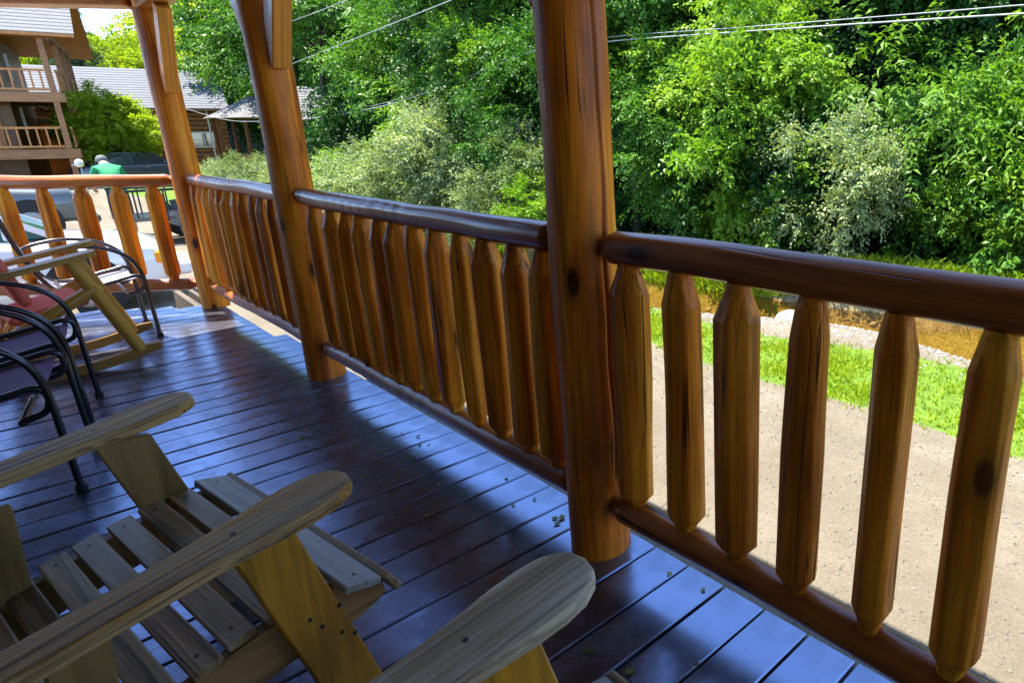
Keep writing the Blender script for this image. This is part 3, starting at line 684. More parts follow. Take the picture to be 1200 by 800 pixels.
# ------------------------------------------------------------------ log rocking chair
def rocking_chair():
    t = thing('rocking_chair', 'peeled log rocking chair with coral red cushions', 'rocking chair', (5.31, 0.6, 0))
    def P(x, y, z): return (x-5.31, y-0.6, z)
    for x, dy in ((5.03, 0.0), (5.575, -0.045)):
        # runner: arc board touching the floor near y = 1.05
        pts = []
        for i in range(15):
            y = 0.575+dy + i*(0.98/14); z = 0.0 + 0.33*(y-1.06)**2
            pts.append((y, z))
        m = MB(); n = len(pts); V = []
        for xx in (x-0.024, x+0.024):
            V += [P(xx, y, z) for y, z in pts] + [P(xx, y, z+0.058-(0.02 if i in (0, n-1) else 0)) for i, (y, z) in enumerate(pts)]
        F = []
        for i in range(n-1):
            F += [(i, i+1, n+i+1, n+i)[::-1], (2*n+i, 2*n+i+1, 3*n+i+1, 3*n+i), (i, 2*n+i, 2*n+i+1, i+1)[::-1], (n+i, n+i+1, 3*n+i+1, 3*n+i)[::-1]]
        F += [(0, n, 3*n, 2*n), (n-1, 3*n-1, 4*n-1, 2*n-1)]
        m.add(V, F); m.build('runner', M['rocker_board'], t)
        o = log_mesh(0.62, [(0, 0.036), (0.62, 0.034)], 16, 10, int(x*10), 0.004).build('front_leg', M['peeled'], t); o.matrix_local = axis_matrix(P(x, 0.675+dy, 0.085), P(x, 0.875+dy, 0.655))
        o = log_mesh(0.95, [(0, 0.036), (0.95, 0.032)], 16, 10, int(x*10)+1, 0.004).build('back_post', M['peeled'], t); o.matrix_local = axis_matrix(P(x, 1.22+dy, 0.06), P(x, 1.38+dy, 1.0))
        o = log_mesh(0.46, [(0, 0.036), (0.46, 0.034)], 16, 10, int(x*10)+2, 0.004).build('side_brace', M['peeled'], t); o.matrix_local = axis_matrix(P(x, 1.20+dy, 0.27), P(x, 0.80+dy, 0.49))
        # flat arm board with rounded tip
        a = MB(); out = [(-0.058, 0.04), (-0.045, 0.012), (-0.02, 0.0), (0.02, 0.0), (0.045, 0.012), (0.058, 0.04), (0.062, 0.12), (0.052, 0.62), (-0.052, 0.62), (-0.062, 0.12)]
        a.prism(out, 0, 0.030); a.build('armrest', M['rocker_board'], t, P(x, 0.755+dy, 0.680), (-math.atan2(0.075, 0.40), 0, 0))
    for y, z in ((0.80, 0.40), (1.24, 0.30), (1.36, 0.62), (1.38, 0.96)):
        o = log_mesh(0.545, [(0, 0.026), (0.545, 0.026)], 14, 6, int(z*100), 0.003).build('rung', M['peeled'], t); o.matrix_local = axis_matrix(P(5.03, y, z), P(5.575, y-0.045, z))
    s = MB(); s.box((0,0,0), (0.46, 0.36, 0.05), bev=0.018); s.build('seat_cushion', M['cushion'], t, P(5.30, 1.03, 0.385), (R(-11), 0, R(5)))
    s = MB(); s.box((0,0,0), (0.46, 0.06, 0.44), bev=0.022); s.build('back_cushion', M['cushion'], t, P(5.30, 1.17, 0.64), (R(-16), 0, R(5)))
    return t
rocking_chair()

# fallen leaves on the deck
rl = random.Random(21)
lf = []
for v in range(3):
    m = MB(); L = 0.03; m.add([(0,0,0), (0.010,0.012,0.004), (0.008,0.022,0.002), (0,L,0.005), (-0.009,0.021,0.003), (-0.010,0.011,0.001)], [(0,1,2,3), (0,3,4,5)])
    me_ = bpy.data.meshes.new('fallen_leaf'); me_.from_pydata(m.v, [], m.f); me_.materials.append(M['fallen']); lf.append(me_)
spots = [(rl.uniform(0.6, 3.2), rl.uniform(-0.06, 0.45)) for _ in range(26)] + [(0.78+rl.gauss(0, .03), 0.30+rl.gauss(0, .03)) for _ in range(8)] + [(1.72+rl.gauss(0, .02), -0.02+rl.gauss(0, .02)) for _ in range(5)]
for k, (x, y) in enumerate(spots):
    if abs(x-1.5) < 0.13 and abs(y) < 0.13: continue
    o = link('fallen_leaf', lf[k % 3], None, (x, y, 0.0025), (rl.uniform(-.1, .1), rl.uniform(-.1, .1), rl.uniform(0, 6.28))); s_ = rl.uniform(0.5, 1.1); o.scale = (s_, s_, s_)
    tag(o, 'small dry leaf fallen on the dark deck boards', 'leaf', 'dry leaves scattered on the deck')

# ------------------------------------------------------------------ vegetation
def pixel_ground(u, depth):
    """plan position that lies at this depth in the photograph's pixel column u (the caller drops it on the ground)"""
    d = fwd + rgt*((u-803.78)/764.98) + upv*((395.85-160.0)/764.98)
    p = CAM + d*depth
    return p.x, p.y
def mesh_np(name, verts, quads, mat):
    me = bpy.data.meshes.new(name); nv, nq = len(verts), len(quads)
    me.vertices.add(nv); me.vertices.foreach_set('co', verts.astype(np.float32).ravel())
    me.loops.add(nq*4); me.loops.foreach_set('vertex_index', quads.astype(np.int32).ravel())
    me.polygons.add(nq); me.polygons.foreach_set('loop_start', np.arange(0, nq*4, 4, dtype=np.int32))
    me.update(calc_edges=True); me.validate(); me.materials.append(mat); return me
def unit(a): return a/np.maximum(1e-9, np.linalg.norm(a, axis=-1, keepdims=True))
def foliage(name, seed, clumps, sprays, leaves, leaf_len, leaf_w, spray_len, droop, mat, upbias=0.3, flat=0.6):
    """clumps: array (n,4) centre + radius. Every clump throws out leafy sprays; every leaf is one folded quad."""
    g = np.random.default_rng(seed); C = np.asarray(clumps, float); n = len(C)
    mid = C[:, :3].mean(0)
    cen = np.repeat(C[:, :3], sprays, 0); rad = np.repeat(C[:, 3], sprays); N = n*sprays
    out = unit(cen-mid+1e-3)
    d = unit(g.normal(size=(N, 3))+0.55*out+np.array([0, 0, upbias]))
    o = cen + d*np.array([1.15, 1.15, 0.55])*(rad*g.uniform(0.25, 1.0, N))[:, None]
    ax = unit(d + 0.35*out + np.array([0, 0, -droop]) + 0.3*g.normal(size=(N, 3)))
    nr = unit(np.array([0, 0, 1.0])*flat + d*(1-flat) + 0.25*g.normal(size=(N, 3)))
    nr = unit(nr - ax*(nr*ax).sum(1, keepdims=True)); sd = np.cross(ax, nr)
    L = spray_len*g.uniform(0.6, 1.25, N)
    K = N*leaves
    rep = lambda a: np.repeat(a, leaves, 0)
    t = np.tile((np.arange(leaves)+0.5)/leaves, N) + g.uniform(-.03, .03, K)
    s = np.tile(np.where(np.arange(leaves) % 2 == 0, 1.0, -1.0), N)
    A, S, Nn, O, LL = rep(ax), rep(sd), rep(nr), rep(o), rep(L)
    pos = O + A*(t*LL)[:, None] + np.array([0, 0, -1.0])*(0.35*droop*LL*t*t)[:, None] + 0.02*g.normal(size=(K, 3))
    ld = unit(S*(s*0.75)[:, None] + A*0.55 + np.array([0, 0, -0.25]) + 0.28*g.normal(size=(K, 3)))
    ln = unit(Nn + 0.45*g.normal(size=(K, 3))); ln = unit(ln - ld*(ln*ld).sum(1, keepdims=True)); lw = np.cross(ld, ln)
    sz = leaf_len*g.uniform(0.6, 1.25, K)*(1.05-0.35*t)
    b = pos; tip = pos + ld*sz[:, None] - ln*(0.12*sz)[:, None]; m = pos + ld*(sz*0.45)[:, None] + ln*(0.05*sz)[:, None]
    l = m + lw*(sz*leaf_w)[:, None] + ln*(0.08*sz)[:, None]; r = m - lw*(sz*leaf_w)[:, None] + ln*(0.08*sz)[:, None]
    V = np.stack([b, r, tip, l], 1).reshape(-1, 3); Q = np.arange(len(V)).reshape(-1, 4)
    return mesh_np(name, V, Q, mat)
def crown_clumps(seed, rx, rz, zc, n, r):
    g = np.random.default_rng(seed); out = []
    lob = g.uniform(0.72, 1.2, (6, 5))
    while len(out) < n:
        d = unit(g.normal(size=3)); k = lob[int((math.atan2(d[1], d[0])+math.pi)/6.2832*5.999), int((d[2]+1)/2*4.999)]
        q = g.uniform(0.35, 1.0)**0.45*k
        p = d*np.array([rx, rx, rz])*q + np.array([0, 0, zc])
        if p[2] < 0.15*zc: continue
        out.append([*p, r*g.uniform(0.7, 1.35)])
    return np.array(out)
def trunk_mesh(seed, h, r, clumps, nb, lean=0.3):
    g = random.Random(seed); m = MB(); pts = []
    lx, ly = g.uniform(-lean, lean), g.uniform(-lean, lean)
    for i in range(9):
        t = i/8; pts.append((lx*t*t+0.06*math.sin(t*5+seed), ly*t*t+0.06*math.cos(t*4+seed), -0.25+(h+0.25)*t))
    m.tube(pts, [r*(1.25-0.25*min(1, i*4/8))*(1-0.8*(i/8)) + 0.01 for i in range(9)], 9)
    order = list(range(len(clumps))); g.shuffle(order)
    for c in order[:nb]:
        p = Vector(clumps[c][:3]); zb = max(0.15*h, min(h*0.92, p.z-0.35*math.hypot(p.x, p.y)-0.2)); t = (zb+0.25)/(h+0.25); i = min(7, int(t*8)); f_ = t*8-i
        a = Vector(pts[i]).lerp(Vector(pts[i+1]), f_); mid = a.lerp(p, 0.5)+Vector((g.uniform(-.15, .15), g.uniform(-.15, .15), g.uniform(0, .25)))
        rr = r*0.38*(1-0.6*t)
        m.tube([a, a.lerp(mid, 0.5), mid, p], [rr, rr*0.8, rr*0.55, 0.012], 6)
    return m
protos = {}
def proto(kind, name, label, cat, group, mesh, tm, crown_name='crown', trunk_name='trunk'):
    t = thing(name, label, cat, (0, 0, -500), group=group)
    tm.build(trunk_name, M['bark'], t); link(crown_name, mesh, t)
    protos[kind] = [t, False]
TREE_G = 'broadleaf trees on the wooded creek bank'
def put(kind, x, y, s, rz, sz=1.0, z=None, label=None, group=None):
    t, used = protos[kind]; o = copy_tree(t) if used else t; protos[kind][1] = True
    o.location = (x, y, (terrain(x, y) if z is None else z)-0.03); o.rotation_euler = (0, 0, rz); o.scale = (s, s, s*sz)
    if label: o['label'] = label
    if group: o['group'] = group
    return o
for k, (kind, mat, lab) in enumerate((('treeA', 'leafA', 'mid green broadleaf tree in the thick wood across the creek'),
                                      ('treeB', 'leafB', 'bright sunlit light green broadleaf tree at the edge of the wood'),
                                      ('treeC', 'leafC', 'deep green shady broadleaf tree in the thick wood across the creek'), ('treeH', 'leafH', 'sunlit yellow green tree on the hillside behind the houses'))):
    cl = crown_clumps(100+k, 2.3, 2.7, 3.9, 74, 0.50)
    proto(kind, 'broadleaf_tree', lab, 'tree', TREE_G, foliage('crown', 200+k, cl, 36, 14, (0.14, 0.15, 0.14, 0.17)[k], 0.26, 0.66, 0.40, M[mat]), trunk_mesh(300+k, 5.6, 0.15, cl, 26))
for k, (kind, mat, lab) in enumerate((('shrubA', 'leafA', 'mid green leafy shrub on the creek bank'),
                                      ('shrubB', 'leafB', 'bright light green leafy shrub on the creek bank'),
                                      ('shrubS', 'leafS', 'pale silvery green shrub on the creek bank'),
                                      ('shrubC', 'leafC', 'deep green shady shrub on the creek bank'))):
    cl = crown_clumps(140+k, 1.15, 1.05, 1.15, 28, 0.30)
    proto(kind, 'shrub', lab, 'shrub', 'shrubs on the creek bank', foliage('foliage', 240+k, cl, 34, 14, 0.115 if kind != 'shrubS' else 0.09, 0.23, 0.42, 0.2, M[mat], upbias=0.7), trunk_mesh(340+k, 1.3, 0.05, cl, 16), 'foliage', 'stems')
# fern-leaved sumac: long feathery fronds
cl = crown_clumps(160, 1.1, 0.7, 2.3, 16, 0.25)
proto('sumac', 'sumac', 'sumac with long feathery bright green fronds over the creek', 'shrub', 'sumacs over the creek', foliage('foliage', 260, cl, 9, 26, 0.17, 0.15, 1.15, 0.75, M['leafB'], flat=0.8), trunk_mesh(360, 2.3, 0.06, cl, 14), 'foliage', 'stems')
# conifer
def conifer_clumps(seed, h):
    g = np.random.default_rng(seed); out = []
    z = 1.2
    while z < h-0.3:
        R_ = 0.30*(h-z)*0.85+0.15
        for k in range(int(4+R_*3)):
            a = g.uniform(0, 6.28)
            for q in (0.35, 0.65, 0.95):
                out.append([math.cos(a)*R_*q, math.sin(a)*R_*q, z-0.25*R_*q*q+0.1*g.normal(), 0.22])
        z += 0.55
    out.append([0, 0, h-0.2, 0.15]); return np.array(out)
cl = crown_clumps(170, 2.3, 1.7, 7.4, 44, 0.5)
proto('treeT', 'broadleaf_tree', 'tall tree with a bare dark trunk rising above the shrubs', 'tree', 'tall bare trunked trees across the creek', foliage('crown', 275, cl, 30, 11, 0.2, 0.26, 0.66, 0.4, M['leafA']), trunk_mesh(375, 8.2, 0.17, cl, 20, 0.9))
cl = conifer_clumps(5, 9.0)
proto('conifer', 'conifer_tree', 'dark green conifer with layered drooping boughs behind the balcony house', 'tree', 'conifers behind the houses', foliage('crown', 270, cl, 9, 14, 0.16, 0.10, 0.55, 0.4, M['needle'], upbias=0.0, flat=0.8), trunk_mesh(370, 8.8, 0.16, cl, 40, 0.1))

rt = random.Random(77)
def rz(): return rt.uniform(0, 6.28)
# --- bank right of the cracked post (image columns 720 to 1300)
BANK = [ # column, depth, kind, scale, z-stretch
 (830, 12.2, 'treeA', 0.62, 0.95), (800, 13.6, 'treeB', 0.74, 1.0), (880, 12.0, 'treeB', 0.70, 0.95),
 (890, 11.2, 'shrubB', 1.25, 1.2), (850, 11.8, 'shrubA', 1.1, 1.2), (985, 10.0, 'shrubS', 0.82, 1.15), (930, 10.9, 'shrubC', 1.0, 1.0), (1040, 10.8, 'shrubC', 1.05, 1.0), (1075, 10.4, 'sumac', 1.0, 0.95), (1010, 11.8, 'sumac', 1.15, 1.05),
 (1120, 10.4, 'shrubA', 0.95, 1.0), (1165, 9.6, 'shrubB', 0.75, 0.9), (1200, 9.5, 'shrubA', 1.15, 1.1), (1235, 9.5, 'shrubB', 1.1, 1.2), (1180, 10.8, 'sumac', 1.2, 1.05), (1290, 9.7, 'shrubA', 1.2, 1.2), (1350, 10.0, 'shrubC', 1.3, 1.2), (1430, 10.2, 'shrubA', 1.3, 1.2),
 (760, 15.5, 'treeC', 0.95, 1.0), (720, 16.0, 'treeA', 0.95, 0.95), (840, 15.8, 'treeC', 0.95, 0.95), (925, 14.2, 'treeA', 0.82, 1.0), (990, 14.4, 'treeC', 0.9, 0.95), (1070, 13.2, 'treeC', 0.85, 0.95), (1150, 14.0, 'treeC', 0.80, 0.95), (1215, 12.2, 'treeC', 0.80, 0.95), (1275, 10.8, 'treeB', 0.62, 0.98),
 (1300, 12.5, 'treeA', 0.85, 0.95), (1400, 12.5, 'treeC', 0.85, 0.95), (1520, 12.5, 'treeA', 0.85, 1.0), (1650, 12.5, 'treeB', 0.85, 1.0)]
# --- between the braced post and the cracked post (columns 340 to 640)
BANK += [
 (625, 13.0, 'shrubB', 0.75, 0.9), (600, 14.0, 'shrubS', 0.95, 1.0), (560, 14.5, 'shrubS', 0.85, 0.9), (545, 17.0, 'shrubS', 1.25, 1.0), (505, 17.5, 'shrubS', 1.15, 0.9), (465, 17.0, 'shrubS', 1.05, 0.95), (430, 18.5, 'shrubS', 1.10, 0.95), (400, 20.0, 'shrubB', 1.05, 0.95), (380, 19.0, 'shrubS', 0.9, 0.9),
 (525, 19.5, 'sumac', 1.25, 0.95), (590, 17.0, 'treeC', 0.72, 1.0), (450, 22.5, 'shrubC', 1.5, 1.0), (555, 20.5, 'treeC', 0.9, 1.0), (500, 23.0, 'treeA', 1.05, 1.0),
 (640, 15.2, 'treeA', 0.66, 1.0), (610, 17.5, 'treeB', 0.78, 1.0), (575, 19.5, 'treeA', 0.85, 0.95), (480, 24.0, 'shrubC', 2.0, 1.0), (425, 25.0, 'shrubC', 1.6, 0.9),
 (660, 18.5, 'treeC', 1.0, 1.0), (600, 23.5, 'treeC', 1.2, 1.0), (535, 25.5, 'treeA', 1.30, 1.0), (480, 30.0, 'treeC', 1.5, 1.05), (560, 29.0, 'treeB', 1.4, 1.0), (420, 36.0, 'treeC', 1.8, 1.05), (370, 38.0, 'treeA', 1.8, 1.05), (450, 40.0, 'treeB', 1.9, 1.1), (395, 44.0, 'treeC', 2.1, 1.1), (345, 46.0, 'treeA', 2.1, 1.1), (385, 26.5, 'treeT', 0.85, 1.0), (500, 36.0, 'treeA', 1.75, 1.05), (620, 30.0, 'treeA', 1.45, 1.0)]
# --- second rank up the slope
for u in range(640, 1700, 62):
    BANK.append((u+rt.uniform(-15, 15), rt.uniform(18.5, 21.5) if u > 700 else 24, rt.choice(['treeA', 'treeC', 'treeC']), rt.uniform(0.95, 1.15), 1.0))
for u in range(690, 1500, 80):
    BANK.append((u+rt.uniform(-15, 15), rt.uniform(25, 28), rt.choice(['treeA', 'treeB', 'treeC']), rt.uniform(1.15, 1.35), 1.0))
BANK += [(572, 19.0, 'treeT', 0.8, 1.0), (612, 18.0, 'treeT', 0.8, 1.0), (1088, 12.2, 'treeT', 0.62, 1.0), (1122, 13.4, 'treeT', 0.62, 1.0), (890, 15.5, 'treeT', 0.7, 1.0), (742, 13.6, 'treeT', 0.62, 1.0)]
KIND = {'treeA': 'mid green broadleaf tree', 'treeB': 'bright light green broadleaf tree', 'treeC': 'deep green shady broadleaf tree', 'treeT': 'tall bare trunked tree',
        'shrubA': 'mid green leafy shrub', 'shrubB': 'bright light green leafy shrub', 'shrubS': 'pale silvery green shrub', 'shrubC': 'deep green shady shrub', 'sumac': 'feathery fronded sumac'}
for (u, d, kind, s_, zs) in BANK:
    x, y = pixel_ground(u, d); o = put(kind, x, y, s_, rz(), zs)
    if u < 470: zn = 'near the pavilion'
    elif u < 690: zn = 'beyond the middle log railing'
    elif u < 960: zn = 'across the creek past the cracked post'
    elif u < 1220: zn = 'across the creek opposite the grass'
    else: zn = 'across the creek opposite the second armchair'
    rk_ = 'in front' if (d < 14 or (u < 690 and d < 21)) else 'up the slope'
    o['label'] = KIND[kind]+' '+zn+', '+rk_; o['group'] = KIND[kind]+'s '+zn+', '+rk_
# understory shrubs in the shade
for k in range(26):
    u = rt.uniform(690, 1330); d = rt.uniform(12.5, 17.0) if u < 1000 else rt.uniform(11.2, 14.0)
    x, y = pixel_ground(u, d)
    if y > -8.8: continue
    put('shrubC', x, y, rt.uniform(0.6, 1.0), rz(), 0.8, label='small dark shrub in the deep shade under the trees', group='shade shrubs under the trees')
# --- hillside behind the houses (columns 80 to 340)
HG = 'sunlit trees on the hillside behind the houses'; HL = 'sunlit yellow green tree on the hillside behind the houses'
for (u, d, kind, s_) in [(110, 34, 'treeH', 0.62), (130, 30, 'treeH', 0.66), (150, 33, 'treeH', 0.60), (85, 52, 'treeH', 1.25), (120, 55, 'treeH', 1.2), (155, 60, 'treeH', 1.15), (190, 62, 'treeH', 1.15), (225, 58, 'treeH', 1.25), (255, 60, 'treeH', 1.8), (285, 56, 'treeH', 1.9), (315, 54, 'treeH', 2.1), (340, 52, 'treeH', 2.1),
        (60, 64, 'treeH', 1.2), (20, 64, 'treeA', 1.2), (-30, 66, 'treeH', 1.2), (140, 74, 'treeH', 1.3), (175, 76, 'treeH', 1.25), (240, 74, 'treeH', 1.75), (270, 72, 'treeH', 2.3), (300, 70, 'treeH', 2.6), (330, 68, 'treeH', 2.7), (205, 80, 'treeH', 1.4), (100, 84, 'treeH', 1.5), (225, 84, 'treeH', 1.7)]:
    x, y = pixel_ground(u, d)
    if d < 40: put(kind, x, y, s_, rz(), 1.0, label='mid green broadleaf tree standing beside the balcony house', group='trees beside the balcony house')
    else: put(kind, x, y, s_, rz(), 1.0, label=HL, group=HG)
for (u, d, s_) in [(118, 48, 1.25), (205, 78, 1.25), (96, 50, 1.2)]:
    x, y = pixel_ground(u, d); put('conifer', x, y, s_, rz())
# pale bushes in front of the brown cabin
for (u, d, s_) in [(250, 27, 0.80), (280, 26, 0.95), (310, 26, 0.9), (265, 24, 0.65), (330, 25, 0.9)]:
    x, y = pixel_ground(u, d); put('shrubS', x, y, s_, rz(), 0.95, label='pale green rounded bush in front of the brown log cabin', group='bushes before the brown cabin')

# grass: near strip by the creek, tufts on the banks
g = np.random.default_rng(9)
def grass(name, n, xr, yr, h, seed):
    g = np.random.default_rng(seed); x = g.uniform(*xr, n); y = g.uniform(*yr, n)
    edge = -2.97 + 0.10*np.sin(x*0.8) + 0.06*np.sin(x*2.3); glim = np.clip(-4.6+0.25*(x-1.4), -4.6, -4.1); glim = np.maximum(glim, np.array([creek_c(v) for v in x])+1.75)
    k = (y < edge+0.08*g.normal(size=n)) & (y > glim+0.12*g.normal(size=n)) & (g.uniform(size=n) < np.clip(0.55+0.5*np.sin(x*3.1+y*2.0)+0.4*np.sin(x*7.7-y*5.0), 0.25, 1))
    x, y = x[k], y[k]; n = len(x)
    z = np.array([terrain(a, b) for a, b in zip(x, y)]) - 0.005
    a = g.uniform(0, 6.28, n); hh = h*g.uniform(0.5, 1.4, n); wv = hh*0.16
    ln = g.normal(size=(n, 2))*(hh*0.45)[:, None]
    base = np.stack([x, y, z], 1); d = np.stack([np.cos(a)*wv, np.sin(a)*wv, 0*a], 1)
    top = base + np.stack([ln[:, 0], ln[:, 1], hh], 1); mid = base + np.stack([ln[:, 0]*.3, ln[:, 1]*.3, hh*.55], 1)
    V = np.stack([base-d, base+d, mid+d*.8, top], 1).reshape(-1, 3)
    o = link(name, mesh_np(name, V, np.arange(len(V)).reshape(-1, 4), M['grass'])); return tag(o, 'short bright green grass along the creek edge of the drive' if name == 'grass' else 'taller grass fringing the far creek bank', 'grass', kind='stuff')
grass('grass', 190000, (-1.0, 14.0), (-4.95, -2.7), 0.032, 1)
def tufts(n, seed):
    g = np.random.default_rng(seed); x = g.uniform(-1, 30, n); y = np.array([creek_c(v) for v in x]) - 1.0 - np.abs(g.normal(size=n))*0.35
    z = np.array([terrain(a, b) for a, b in zip(x, y)]) - 0.01
    a = g.uniform(0, 6.28, n); hh = 0.16*g.uniform(0.5, 1.5, n); wv = hh*0.09; ln = g.normal(size=(n, 2))*(hh*0.5)[:, None]
    base = np.stack([x, y, z], 1); d = np.stack([np.cos(a)*wv, np.sin(a)*wv, 0*a], 1)
    top = base + np.stack([ln[:, 0], ln[:, 1], hh], 1); mid = base + np.stack([ln[:, 0]*.3, ln[:, 1]*.3, hh*.55], 1)
    V = np.stack([base-d, base+d, mid+d*.8, top], 1).reshape(-1, 3)
    tag(link('bank_grass', mesh_np('bank_grass', V, np.arange(len(V)).reshape(-1, 4), M['grass'])), 'taller grass fringing the far creek bank', 'grass', kind='stuff')
tufts(26000, 3)
# rocks in the creek and on the gravel bar
def rock_mesh(seed):
    g = random.Random(seed); bm = bmesh.new(); bmesh.ops.create_icosphere(bm, subdivisions=2, radius=1.0)
    ax = [Vector((g.gauss(0, 1), g.gauss(0, 1), g.gauss(0, 1))).normalized() for _ in range(7)]; cut = [g.uniform(0.55, 0.9) for _ in range(7)]
    for v in bm.verts:
        for a_, c_ in zip(ax, cut):
            dd = v.co.dot(a_)
            if dd > c_: v.co -= a_*(dd-c_)
        v.co.z *= 0.5
    me = bpy.data.meshes.new('creek_rock'); bm.to_mesh(me); bm.free(); me.materials.append(M['stone']); return me
rm = [rock_mesh(i) for i in range(5)]
rr = random.Random(31)
for k in range(46):
    x = rr.uniform(4.6, 8.2) if k < 30 else rr.uniform(1.0, 9.0); y = creek_c(x) + (rr.uniform(0.1, 1.6) if k < 30 else rr.uniform(-0.9, 1.5))
    s_ = rr.uniform(0.05, 0.20) if k > 4 else rr.uniform(0.22, 0.34)
    o = link('creek_rock', rm[k % 5], None, (x, y, max(terrain(x, y), WATER-0.06)+s_*0.15), (rr.uniform(-.2, .2), rr.uniform(-.2, .2), rr.uniform(0, 6.28))); o.scale = (s_, s_*rr.uniform(0.6, 1), s_*rr.uniform(0.7, 1.1))
    tag(o, 'grey creek rock lying at the shallow water edge', 'rock', 'rocks in the creek')
# pebbles of the bar
g = np.random.default_rng(12); n = 11000
px = g.uniform(-1.5, 12, n); pc = np.array([creek_c(v) for v in px]); py = pc + 1.35 + np.abs(g.normal(size=n))*0.5; keep = py < -3.9; px, py = px[keep], py[keep]; n = len(px)
pz = np.array([terrain(a, b) for a, b in zip(px, py)]); ps = g.uniform(0.008, 0.030, n)
octv = np.array([(1,0,0), (0,1,0), (-1,0,0), (0,-1,0), (0,0,.6), (0,0,-.6)], float)
V = (octv[None]*ps[:, None, None]*g.uniform(0.7, 1.2, (n, 6, 1)) + np.stack([px, py, pz+ps*0.05], 1)[:, None]).reshape(-1, 3)
tri = np.array([(0,1,4,4), (1,2,4,4), (2,3,4,4), (3,0,4,4)])
F = [tuple(int(i*6+k) for k in f[:3]) for i in range(n) for f in tri]
me = bpy.data.meshes.new('pebbles'); me.from_pydata(V.tolist(), [], F); me.materials.append(M['stone']); me.update()
tag(link('pebbles', me), 'loose pale pebbles of the gravel bar beside the creek', 'pebbles', kind='stuff')

# ------------------------------------------------------------------ houses
HROT = math.atan2(0.986, 0.167)          # local +X runs along the front away to the left, local -Y recedes
def rail_run(par, a, b, z, n, mat, h=0.88, th=0.06):
    a, b = Vector(a), Vector(b)
    for zz in (z+0.12, z+h):
        m = MB(); m.bar(a+Vector((0,0,zz)), b+Vector((0,0,zz)), 0.09, 0.09); m.build('balcony_rail', mat, par)
    for k in range(n):
        p = a.lerp(b, (k+0.5)/n); m = MB(); m.bar(p+Vector((0,0,z+0.15)), p+Vector((0,0,z+h-0.03)), th, th, up=(1,0,0)); m.build('baluster', mat, par)
def gable_roof(par, x0, x1, y0, y1, ze, zr, thk, mat, soffit, ncourse=0):
    ym = (y0+y1)/2; parts = []
    for s, (ya, yb) in enumerate(((y0, ym), (y1, ym))):
        m = MB(); V = [(x0, ya, ze), (x1, ya, ze), (x1, yb, zr), (x0, yb, zr)]; V += [(x, y, z+thk) for x, y, z in V]
        m.add(V, [(0,1,2,3), (7,6,5,4), (0,4,5,1), (1,5,6,2), (2,6,7,3), (3,7,4,0)])
        o = m.build('roof_slope', soffit, par)
        for k in range(ncourse):
            t0, t1 = k/ncourse, (k+1.08)/ncourse; c = MB()
            A = Vector((0, ya, ze)).lerp(Vector((0, yb, zr)), t0); B = Vector((0, ya, ze)).lerp(Vector((0, yb, zr)), min(1.0, t1))
            up_ = thk+0.012
            V = [(x0-.02, A.y, A.z+up_+0.02), (x1+.02, A.y, A.z+up_+0.02), (x1+.02, B.y, B.z+up_), (x0-.02, B.y, B.z+up_)]
            V += [(x, y, z-0.03) for x, y, z in V]
            c.add(V, [(0,1,2,3), (7,6,5,4), (0,4,5,1), (1,5,6,2), (2,6,7,3), (3,7,4,0)])
            c.build('shingle_course', mat, o)
def window(par, x, y, z, wd, ht, nrm=1, mat=None):
    m = MB(); m.box((x, y, z), (wd+0.16, 0.06, ht+0.16)); f = m.build('window', M['trim_white'] if mat is None else mat, par)
    m = MB(); m.box((x, y+0.035*nrm, z), (wd, 0.02, ht)); m.build('pane', M['glass_dark'], f)
    m = MB(); m.box((x, y+0.05*nrm, z), (0.05, 0.03, ht)); m.box((x, y+0.052*nrm, z), (wd, 0.03, 0.04)); m.build('muntin', M['trim_white'] if mat is None else mat, f)

